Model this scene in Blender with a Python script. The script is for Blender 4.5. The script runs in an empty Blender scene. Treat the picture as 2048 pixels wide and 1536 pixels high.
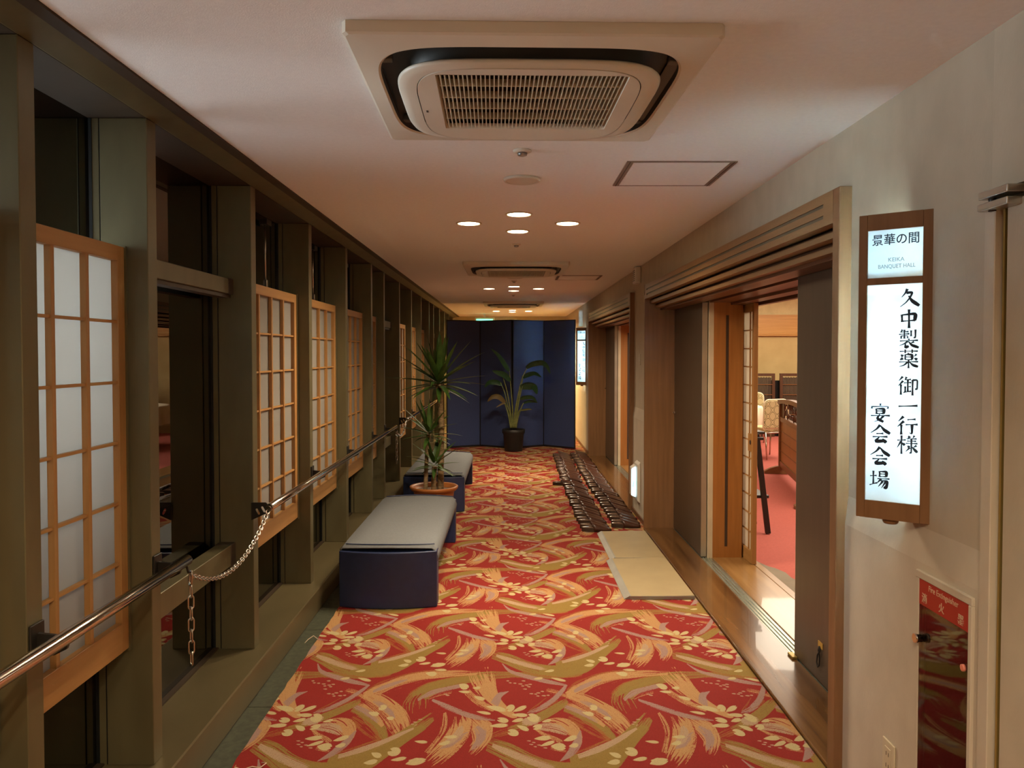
import bpy, bmesh, math, random
import numpy as np
from mathutils import Vector, Matrix, Euler

PI = math.pi
scn = bpy.context.scene
COL = scn.collection
random.seed(11)

# ------------------------------------------------------------------ camera, world, exposure
cam_d = bpy.data.cameras.new('camera')
cam = bpy.data.objects.new('camera', cam_d)
COL.objects.link(cam)
cam.location = (0, 0, 1.5)
cam.rotation_euler = (math.radians(90 - 1.47), 0, 0)
cam_d.sensor_width = 36
cam_d.lens = 36 * 1540 / 2048
cam_d.shift_x = 5 / 2048
cam_d.shift_y = -20.5 / 2048
cam_d.clip_start = .02
scn.camera = cam

world = bpy.data.worlds.new('night')
scn.world = world
world.use_nodes = True
world.node_tree.nodes['Background'].inputs[0].default_value = (.010, .014, .016, 1)
world.node_tree.nodes['Background'].inputs[1].default_value = .25

scn.view_settings.view_transform = 'Standard'
scn.view_settings.look = 'None'
scn.view_settings.gamma = 1
scn.view_settings.use_curve_mapping = False
scn.view_settings.exposure = 1.6
scn.cycles.use_denoising = True
scn.cycles.max_bounces = 10
scn.cycles.diffuse_bounces = 7
scn.cycles.sample_clamp_indirect = 8

LAMP_W = 28           # each ceiling downlight
LAMP_C = (1.0, .79, .54)
SIGN_E = 8000           # fluorescent tube inside a sign
HALL_W = 58
BACKLIGHT_W = 48

def area_light(name, loc, sx, sy, watts, color):
    d = bpy.data.lights.new(name, 'AREA'); d.shape = 'RECTANGLE'
    d.size, d.size_y, d.energy, d.color = sx, sy, watts, color
    o = bpy.data.objects.new(name, d); o.location = loc
    COL.objects.link(o); return o
area_light('hall_ceiling_light', (3.6, 6.0, 2.72), 2.0, 3.0, HALL_W, (1, .88, .68))
area_light('hall_ceiling_light', (5.0, 11.6, 2.72), 3.0, 3.0, HALL_W * 1.25, (1, .88, .68))
# cool light added outside the bay nearest the camera, to backlight that shoji
gl_ = area_light('added_shoji_backlight', (-2.6, 2.15, 1.6), .9, 1.4, BACKLIGHT_W, (.82, .88, 1.0))
gl_.rotation_euler = (0, -PI / 2, 0); gl_.data.spread = math.radians(60)
area_light('second_hall_light', (2.6, 9.2, 2.6), .8, 1.2, 4, (1, .80, .55))

# ------------------------------------------------------------------ materials
def new_mat(name):
    m = bpy.data.materials.new(name); m.use_nodes = True
    nt = m.node_tree
    return m, nt, nt.nodes['Principled BSDF']

def rgba(c): return (c[0], c[1], c[2], 1)

def M(name, c1, c2=None, scale=(6, 6, 6), rough=.5, metal=0, bump=0, detail=4, spec=.5, coat=0, bscale=None, lo=.35, hi=.65):
    """Procedural material: two colours mixed by stretched noise, optional bump."""
    m, nt, b = new_mat(name)
    N, Lk = nt.nodes, nt.links
    b.inputs['Roughness'].default_value = rough
    b.inputs['Metallic'].default_value = metal
    b.inputs['Specular IOR Level'].default_value = spec
    b.inputs['Coat Weight'].default_value = coat
    c2 = c2 or tuple(v * .86 for v in c1)
    tc = N.new('ShaderNodeTexCoord'); mp = N.new('ShaderNodeMapping')
    mp.inputs['Scale'].default_value = scale
    nz = N.new('ShaderNodeTexNoise'); nz.inputs['Detail'].default_value = detail
    nz.inputs['Scale'].default_value = 1
    rp = N.new('ShaderNodeValToRGB')
    rp.color_ramp.elements[0].position = lo; rp.color_ramp.elements[1].position = hi
    rp.color_ramp.elements[0].color = rgba(c1); rp.color_ramp.elements[1].color = rgba(c2)
    Lk.new(tc.outputs['Object'], mp.inputs[0]); Lk.new(mp.outputs[0], nz.inputs['Vector'])
    Lk.new(nz.outputs[0], rp.inputs[0]); Lk.new(rp.outputs[0], b.inputs['Base Color'])
    if bump:
        bp = N.new('ShaderNodeBump'); bp.inputs['Strength'].default_value = bump
        bp.inputs['Distance'].default_value = .002
        n2 = N.new('ShaderNodeTexNoise'); n2.inputs['Scale'].default_value = 1; n2.inputs['Detail'].default_value = 3
        m2 = N.new('ShaderNodeMapping'); m2.inputs['Scale'].default_value = bscale or tuple(s * 6 for s in scale)
        Lk.new(tc.outputs['Object'], m2.inputs[0]); Lk.new(m2.outputs[0], n2.inputs['Vector'])
        Lk.new(n2.outputs[0], bp.inputs['Height']); Lk.new(bp.outputs[0], b.inputs['Normal'])
    return m

def wood(name, c1, c2, axis='Z', rough=.4, scale=1.0, coat=0):
    s = {'X': (2.2, 38, 38), 'Y': (38, 2.2, 38), 'Z': (38, 38, 2.2)}[axis]
    return M(name, c1, c2, tuple(v * scale for v in s), rough, bump=.08, detail=6, coat=coat, lo=.3, hi=.7)

def emit(name, c, s):
    m, nt, b = new_mat(name)
    b.inputs['Base Color'].default_value = rgba((.8, .8, .8))
    b.inputs['Emission Color'].default_value = rgba(c)
    b.inputs['Emission Strength'].default_value = s
    return m

MT = {}
MT['ceil'] = M('ceiling_paper', (.80, .785, .76), (.77, .755, .73), (60, 60, 60), .9, bump=.25, bscale=(240, 240, 240))
MT['wallp'] = M('wall_paper', (.50, .435, .325), (.455, .395, .295), (9, 9, 6), .8, bump=.2, bscale=(150, 150, 60))
MT['wallp2'] = M('wainscot_paper', (.56, .495, .385), (.51, .445, .345), (9, 9, 6), .75, bump=.2, bscale=(150, 150, 60))
MT['bronze'] = M('bronze_anodised', (.150, .130, .066), (.125, .107, .054), (9, 9, 3), .38, metal=.35, bump=.03, bscale=(200, 200, 200))
MT['bronze_d'] = M('bronze_dark', (.060, .040, .024), (.05, .034, .02), (9, 9, 3), .5, metal=.3)
MT['gasket'] = M('black_gasket', (.004, .005, .005), (.006, .007, .007), rough=.35)
MT['sill'] = M('sill_metal', (.165, .132, .066), (.14, .112, .056), (5, 3, 5), .34, metal=.35)
MT['stone'] = M('green_stone', (.068, .075, .046), (.042, .048, .030), (40, 40, 40), .55, bump=.15)
MT['concrete'] = M('concrete', (.16, .15, .13), (.12, .11, .1), (10, 10, 10), .9)
MT['shoji_w'] = wood('shoji_cedar', (.40, .205, .065), (.31, .150, .043), 'Z', .5)
MT['shoji_h'] = wood('shoji_cedar_rail', (.42, .225, .075), (.33, .165, .05), 'Y', .5)
MT['oak'] = wood('oak_veneer', (.33, .175, .065), (.255, .128, .044), 'Z', .38)
MT['oak_d'] = wood('oak_jamb_dark', (.235, .118, .050), (.18, .088, .036), 'Z', .4)
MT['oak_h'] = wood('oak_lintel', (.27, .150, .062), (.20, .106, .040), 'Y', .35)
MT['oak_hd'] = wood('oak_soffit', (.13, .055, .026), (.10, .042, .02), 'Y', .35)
MT['pine'] = wood('sill_board', (.205, .098, .030), (.065, .027, .008), 'Y', .26, .42, coat=.3)
MT['pine_l'] = wood('inner_sill_board', (.34, .19, .068), (.20, .10, .032), 'Y', .25, .42, coat=.3)
MT['panel'] = wood('reveal_panel', (.40, .165, .038), (.31, .122, .026), 'Z', .4)
MT['slot'] = M('dark_slot', (.05, .03, .018), rough=.6)
MT['groove'] = M('groove_metal', (.12, .115, .085), rough=.4, metal=.4)
MT['steel'] = M('fire_door_steel', (.120, .088, .060), (.108, .079, .054), (30, 30, 3), .34, metal=.5, bump=.03, bscale=(160, 160, 14))
MT['alu'] = M('aluminium', (.55, .53, .47), rough=.3, metal=.8)
MT['track'] = M('track_metal', (.42, .45, .38), (.36, .39, .33), (3, 60, 3), .25, metal=.75)
MT['cream'] = M('cream_edge', (.62, .54, .38), rough=.55)
MT['chrome'] = M('chrome', (.62, .58, .53), rough=.13, metal=1)
MT['chain'] = M('chain_steel', (.60, .56, .48), rough=.25, metal=1)
MT['blackmetal'] = M('black_bracket', (.03, .027, .022), rough=.4, metal=.5)
MT['navy'] = M('navy_vinyl', (.020, .033, .098), (.017, .029, .085), (30, 30, 30), .42, bump=.05, bscale=(400, 400, 400))
MT['grey'] = M('grey_seat_fabric', (.165, .178, .190), (.148, .160, .172), (90, 90, 90), .85, bump=.3, bscale=(700, 700, 700))
MT['acw'] = M('ac_white_plastic', (.64, .58, .47), (.61, .55, .45), (3, 3, 3), .45)
MT['acg'] = M('ac_grille_ivory', (.62, .57, .43), rough=.5)
MT['acd'] = M('ac_dark_cavity', (.045, .043, .036), (.03, .03, .026), rough=.6)
MT['aclouv'] = M('ac_louver', (.10, .10, .09), rough=.45)
MT['acfilt'] = M('ac_filter', (.055, .055, .045), (.03, .03, .026), (40, 8, 8), .8)
MT['white'] = M('white_plastic', (.66, .62, .54), rough=.4)
MT['silver'] = M('silver_reflector', (.42, .44, .45), rough=.3, metal=.9)
MT['frame_br'] = M('hatch_frame', (.24, .165, .12), rough=.45, metal=.3)
MT['lens'] = emit('warm_lens', (1, .80, .50), 9)
MT['signw'] = wood('sign_wood', (.245, .125, .052), (.195, .095, .037), 'Z', .4)
MT['tube'] = emit('fluorescent_tube', (.58, .86, 1.0), SIGN_E)
MT['ink'] = M('sign_ink', (.012, .028, .055), rough=.6)
MT['ink_l'] = M('sign_ink_pale', (.30, .36, .36), rough=.6)
MT['red'] = M('red_plate', (.42, .028, .016), rough=.45)
MT['letter'] = M('plate_letter', (.60, .42, .28), rough=.5)
MT['extred'] = M('extinguisher_red', (.20, .008, .008), rough=.3)
MT['rubber'] = M('black_rubber', (.012, .011, .011), rough=.5)
MT['pinkdot'] = M('pink_dot', (.75, .25, .17), rough=.5)
MT['by_navy'] = M('screen_navy_cloth', (.036, .056, .155), (.031, .048, .136), (120, 120, 120), .75, bump=.2)
MT['by_black'] = M('screen_black_lacquer', (.012, .010, .012), rough=.35)
MT['slip'] = M('slipper_vinyl', (.070, .026, .015), (.05, .019, .011), (20, 20, 20), .3, spec=.6)
MT['slip2'] = M('slipper_insole', (.17, .105, .075), (.14, .085, .06), (20, 20, 20), .22, spec=1.0)  # insole colour lightened to carry the sign's reflected sheen
MT['slip3'] = M('slipper_sole', (.045, .024, .012), (.035, .018, .010), (20, 20, 20), .55)
MT['mat_edge'] = M('mat_edge_metal', (.34, .33, .29), rough=.45, metal=.3)
MT['mat'] = M('beige_board', (.37, .285, .15), (.345, .265, .14), (6, 6, 6), .55)
MT['terra'] = M('terracotta_plastic', (.40, .135, .032), (.36, .12, .028), (9, 9, 9), .42)
MT['soil'] = M('pale_bark_soil', (.35, .25, .17), (.12, .08, .05), (70, 70, 70), .95, bump=.5)
MT['trunk'] = M('yucca_trunk', (.30, .205, .10), (.16, .105, .05), (30, 30, 90), .85, bump=.5)
MT['leaf'] = M('yucca_leaf', (.055, .120, .015), (.030, .075, .010), (14, 14, 14), .55)
MT['leaf2'] = M('broad_leaf', (.020, .060, .022), (.014, .045, .016), (14, 14, 14), .3)
MT['leafdry'] = M('dry_leaf', (.10, .065, .014), rough=.6)
MT['stem'] = M('leaf_stalk', (.16, .17, .05), (.10, .12, .035), (10, 10, 30), .5)
MT['potb'] = M('black_pot', (.012, .011, .010), rough=.5)
MT['redcar'] = M('hall_red_carpet', (.42, .095, .072), (.375, .083, .062), (60, 60, 60), .95, bump=.3)
MT['greycar'] = M('grey_strip', (.22, .175, .12), rough=.8)
MT['hallwall'] = M('hall_plaster', (.52, .38, .17), (.46, .33, .14), (3, 3, 3), .9)
MT['hallcream'] = M('hall_cream', (.66, .54, .28), rough=.9)
MT['hallwood'] = wood('hall_wood_band', (.56, .29, .075), (.46, .22, .05), 'X', .4)
MT['darkwood'] = wood('dark_wood', (.085, .034, .014), (.06, .024, .010), 'Z', .4)
MT['brownwood'] = wood('brown_wood', (.20, .085, .030), (.15, .06, .02), 'X', .4)
MT['brownpanel'] = wood('brown_panel', (.33, .15, .042), (.27, .118, .032), 'Z', .4)
MT['reed'] = M('bamboo_reed', (.060, .033, .016), (.035, .02, .01), (90, 90, 2), .6)
MT['cloth'] = M('white_cloth', (.72, .64, .48), rough=.85)
MT['chairw'] = M('chair_white_edge', (.80, .72, .50), rough=.5)
MT['blackwood'] = M('black_wood', (.014, .012, .010), rough=.4)
MT['thread'] = M('pale_thread', (.7, .55, .4), rough=.9)
MT['gold'] = M('brass', (.45, .33, .10), rough=.35, metal=.7)
MT['string'] = M('black_cord', (.015, .012, .01), rough=.7)
MT['paint_y'] = M('tape_yellow', (.45, .26, .05), rough=.6)
MT['wallend'] = M('end_wall', (.50, .42, .24), (.46, .38, .21), (8, 8, 8), .8)
MT['exitg'] = emit('exit_green', (.06, .8, .40), .9)
MT['exitw'] = emit('emergency_panel', (.55, .90, 1.0), .75)
MT['tag'] = M('paper_tag', (.75, .68, .5), rough=.6)

def glass_mat(name, tint, ior, rough=.0, base=0.0):
    m, nt, b = new_mat(name); N, Lk = nt.nodes, nt.links
    N.remove(b)
    tr = N.new('ShaderNodeBsdfTransparent'); tr.inputs[0].default_value = rgba(tint)
    gl = N.new('ShaderNodeBsdfGlossy'); gl.inputs['Roughness'].default_value = rough
    fr = N.new('ShaderNodeFresnel'); fr.inputs[0].default_value = ior
    nz = N.new('ShaderNodeTexNoise'); nz.inputs['Scale'].default_value = 3
    rp = N.new('ShaderNodeValToRGB')
    rp.color_ramp.elements[0].color = (.84, .84, .82, 1); rp.color_ramp.elements[1].color = (.9, .9, .88, 1)
    Lk.new(nz.outputs[0], rp.inputs[0]); Lk.new(rp.outputs[0], gl.inputs[0])
    mx = N.new('ShaderNodeMixShader')
    Lk.new(fr.outputs[0], mx.inputs[0]); Lk.new(tr.outputs[0], mx.inputs[1]); Lk.new(gl.outputs[0], mx.inputs[2])
    Lk.new(mx.outputs[0], N['Material Output'].inputs[0])
    return m
MT['glass'] = glass_mat('window_glass', (.36, .37, .36), 2.2)
MT['glass_b'] = glass_mat('smoked_acrylic', (.78, .62, .58), 1.8, .03)

def translucent_mat(name, c, tw):
    m, nt, b = new_mat(name); N, Lk = nt.nodes, nt.links
    N.remove(b)
    nz = N.new('ShaderNodeTexNoise'); nz.inputs['Scale'].default_value = 60; nz.inputs['Detail'].default_value = 5
    rp = N.new('ShaderNodeValToRGB')
    rp.color_ramp.elements[0].color = rgba(tuple(v * .96 for v in c)); rp.color_ramp.elements[1].color = rgba(c)
    Lk.new(nz.outputs[0], rp.inputs[0])
    t = N.new('ShaderNodeBsdfTranslucent'); d = N.new('ShaderNodeBsdfDiffuse')
    for s in (t, d): Lk.new(rp.outputs[0], s.inputs[0])
    mx = N.new('ShaderNodeMixShader'); mx.inputs[0].default_value = tw
    Lk.new(d.outputs[0], mx.inputs[1]); Lk.new(t.outputs[0], mx.inputs[2])
    Lk.new(mx.outputs[0], N['Material Output'].inputs[0])
    return m
MT['acrylic'] = translucent_mat('sign_acrylic', (.80, .88, .91), .25)
MT['acrylic_c'] = translucent_mat('clear_side_acrylic', (.90, .95, .95), .92)
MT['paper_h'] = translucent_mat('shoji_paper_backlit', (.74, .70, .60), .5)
MT['paper'] = translucent_mat('shoji_paper', (.52, .505, .47), .58)

def chair_fabric():
    m, nt, b = new_mat('ogee_chair_fabric'); N, Lk = nt.nodes, nt.links
    tc = N.new('ShaderNodeTexCoord'); sp = N.new('ShaderNodeSeparateXYZ'); Lk.new(tc.outputs['Object'], sp.inputs[0])
    def mth(op, a, bb=None):
        n = N.new('ShaderNodeMath'); n.operation = op
        for i, v in enumerate((a, bb)):
            if v is None: continue
            if isinstance(v, (int, float)): n.inputs[i].default_value = v
            else: Lk.new(v, n.inputs[i])
        return n.outputs[0]
    sx = mth('COSINE', mth('MULTIPLY', sp.outputs[0], 42.0)); sz = mth('COSINE', mth('MULTIPLY', sp.outputs[2], 36.0))
    f = mth('ABSOLUTE', mth('ADD', sx, mth('MULTIPLY', sz, 1.0)))
    g = mth('LESS_THAN', mth('ABSOLUTE', mth('SUBTRACT', f, .42)), .13)
    mx = N.new('ShaderNodeMix'); mx.data_type = 'RGBA'
    mx.inputs[6].default_value = (.58, .51, .27, 1); mx.inputs[7].default_value = (.10, .085, .03, 1)
    Lk.new(g, mx.inputs[0]); Lk.new(mx.outputs[2], b.inputs['Base Color']); b.inputs['Roughness'].default_value = .8
    return m
MT['ogee'] = chair_fabric()

# ------------------------------------------------------------------ mesh helpers
WL = {}
def wloc(o):
    return WL.get(o.name, Vector((0, 0, 0))) if o else Vector((0, 0, 0))

def tag(o, label=None, cat=None, group=None, kind=None):
    if label: o['label'] = label
    if cat: o['category'] = cat
    if group: o['group'] = group
    if kind: o['kind'] = kind
    return o

def E(name, loc, label=None, cat=None, group=None, kind=None, rz=0):
    o = bpy.data.objects.new(name, None); COL.objects.link(o)
    o.empty_display_size = .05
    o.location = loc; o.rotation_euler = (0, 0, rz)
    WL[o.name] = Vector(loc)
    return tag(o, label, cat, group, kind)

class MB:
    def __init__(s): s.v = []; s.f = []; s.sm = []
    def add(s, vs, fs, smooth=False):
        k = len(s.v); s.v += [tuple(p) for p in vs]
        for f in fs: s.f.append(tuple(i + k for i in f)); s.sm.append(smooth)
        return s
    def box(s, x0, x1, y0, y1, z0, z1):
        v = [(x0, y0, z0), (x1, y0, z0), (x1, y1, z0), (x0, y1, z0), (x0, y0, z1), (x1, y0, z1), (x1, y1, z1), (x0, y1, z1)]
        return s.add(v, [(0, 3, 2, 1), (4, 5, 6, 7), (0, 1, 5, 4), (1, 2, 6, 5), (2, 3, 7, 6), (3, 0, 4, 7)])
    def prism(s, poly, axis, a, b, smooth=False):
        """poly in the two other axes (order x,y,z without axis), extruded from a to b."""
        n = len(poly)
        def P(p, t):
            return {'X': (t, p[0], p[1]), 'Y': (p[0], t, p[1]), 'Z': (p[0], p[1], t)}[axis]
        v = [P(p, a) for p in poly] + [P(p, b) for p in poly]
        f = [tuple(range(n)), tuple(range(2 * n - 1, n - 1, -1))]
        s.add(v, f)
        k = len(s.v) - 2 * n
        for i in range(n):
            j = (i + 1) % n
            s.f.append((k + i, k + n + i, k + n + j, k + j)); s.sm.append(smooth)
        return s
    def tube(s, pts, r, n=8, closed=False, caps=True):
        pts = [Vector(p) for p in pts]; m = len(pts)
        rs = r if isinstance(r, (list, tuple)) else [r] * m
        k = len(s.v); up = None
        for i, p in enumerate(pts):
            a = pts[(i - 1) % m] if (closed or i > 0) else pts[i]
            b = pts[(i + 1) % m] if (closed or i < m - 1) else pts[i]
            t = (b - a).normalized()
            if up is None:
                up = Vector((0, 0, 1)) if abs(t.z) < .9 else Vector((1, 0, 0))
            x = up - t * up.dot(t); x.normalize(); y = t.cross(x); up = x
            for q in range(n):
                c = 2 * PI * q / n
                s.v.append(tuple(p + (x * math.cos(c) + y * math.sin(c)) * rs[i]))
        for i in range(m if closed else m - 1):
            j = (i + 1) % m
            for q in range(n):
                w = (q + 1) % n
                s.f.append((k + i * n + q, k + i * n + w, k + j * n + w, k + j * n + q)); s.sm.append(True)
        if caps and not closed:
            s.f.append(tuple(k + q for q in range(n - 1, -1, -1))); s.sm.append(False)
            s.f.append(tuple(k + (m - 1) * n + q for q in range(n))); s.sm.append(False)
        return s
    def lathe(s, prof, c=(0, 0, 0), n=24, smooth=True):
        k = len(s.v); m = len(prof)
        for r, z in prof:
            for q in range(n):
                a = 2 * PI * q / n
                s.v.append((c[0] + r * math.cos(a), c[1] + r * math.sin(a), c[2] + z))
        for i in range(m - 1):
            for q in range(n):
                w = (q + 1) % n
                s.f.append((k + i * n + q, k + i * n + w, k + (i + 1) * n + w, k + (i + 1) * n + q)); s.sm.append(smooth)
        s.f.append(tuple(k + q for q in range(n - 1, -1, -1))); s.sm.append(False)
        s.f.append(tuple(k + (m - 1) * n + q for q in range(n))); s.sm.append(False)
        return s
    def sheet(s, rows, smooth=True):
        """rows: list of equal length point lists"""
        k = len(s.v); m = len(rows); n = len(rows[0])
        for r in rows: s.v += [tuple(p) for p in r]
        for i in range(m - 1):
            for j in range(n - 1):
                s.f.append((k + i * n + j, k + i * n + j + 1, k + (i + 1) * n + j + 1, k + (i + 1) * n + j)); s.sm.append(smooth)
        return s
    def build(s, name, mat, parent=None, local=False, bev=0, seg=2, solid=0, sub=0, autosm=False, fix=True):
        me = bpy.data.meshes.new(name)
        if parent is not None:
            off = Vector((0, 0, 0)) if local else wloc(parent)
        else:
            xs = [p[0] for p in s.v]; ys = [p[1] for p in s.v]; zs = [p[2] for p in s.v]
            off = Vector(((min(xs) + max(xs)) / 2, (min(ys) + max(ys)) / 2, min(zs)))
        me.from_pydata([(p[0] - off[0], p[1] - off[1], p[2] - off[2]) for p in s.v], [], s.f)
        me.polygons.foreach_set('use_smooth', s.sm)
        me.update()
        if fix:
            bm = bmesh.new(); bm.from_mesh(me); bmesh.ops.recalc_face_normals(bm, faces=bm.faces); bm.to_mesh(me); bm.free()
        for mm in (mat if isinstance(mat, (list, tuple)) else [mat]): me.materials.append(mm)
        o = bpy.data.objects.new(name, me); COL.objects.link(o)
        if parent is not None:
            o.parent = parent; WL[o.name] = wloc(parent)
        else:
            o.location = off; WL[o.name] = off
        if bev:
            b = o.modifiers.new('bevel', 'BEVEL'); b.width = bev; b.segments = seg; b.limit_method = 'ANGLE'; b.harden_normals = False
            me.polygons.foreach_set('use_smooth', [True] * len(me.polygons)) if seg > 1 else None
            if seg > 1:
                w = o.modifiers.new('wn', 'WEIGHTED_NORMAL'); w.keep_sharp = True
        if solid:
            q = o.modifiers.new('solid', 'SOLIDIFY'); q.thickness = solid; q.offset = 0
        if sub:
            q = o.modifiers.new('sub', 'SUBSURF'); q.levels = sub; q.render_levels = sub
        return o

def box(name, mat, x0, x1, y0, y1, z0, z1, parent=None, **kw):
    return MB().box(x0, x1, y0, y1, z0, z1).build(name, mat, parent, **kw)

def copy_tree(o, loc=None, label=None, rz=None):
    c = o.copy(); COL.objects.link(c)
    if loc is not None: c.location = loc
    if rz is not None: c.rotation_euler = (0, 0, rz)
    if label: c['label'] = label
    def rec(a, b):
        for ch in a.children:
            d = ch.copy(); COL.objects.link(d); d.parent = b; rec(ch, d)
    rec(o, c)
    return c

def text_mesh(txt, size, mat, parent, mtx, name, align='CENTER', extrude=.0004, sx=1.0, off=0.0):
    cu = bpy.data.curves.new(name, 'FONT'); cu.body = txt; cu.size = size; cu.extrude = extrude
    cu.offset = off; cu.align_x = align; cu.align_y = 'CENTER'
    t = bpy.data.objects.new(name, cu); COL.objects.link(t)
    bpy.context.view_layer.update()
    me = bpy.data.meshes.new_from_object(t.evaluated_get(bpy.context.evaluated_depsgraph_get()))
    COL.objects.unlink(t); bpy.data.objects.remove(t)
    me.transform(Matrix.Diagonal((sx, 1, 1, 1))); me.transform(mtx)
    me.materials.clear(); me.materials.append(mat); me.name = name
    o = bpy.data.objects.new(name, me); COL.objects.link(o); o.parent = parent
    return o
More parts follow.
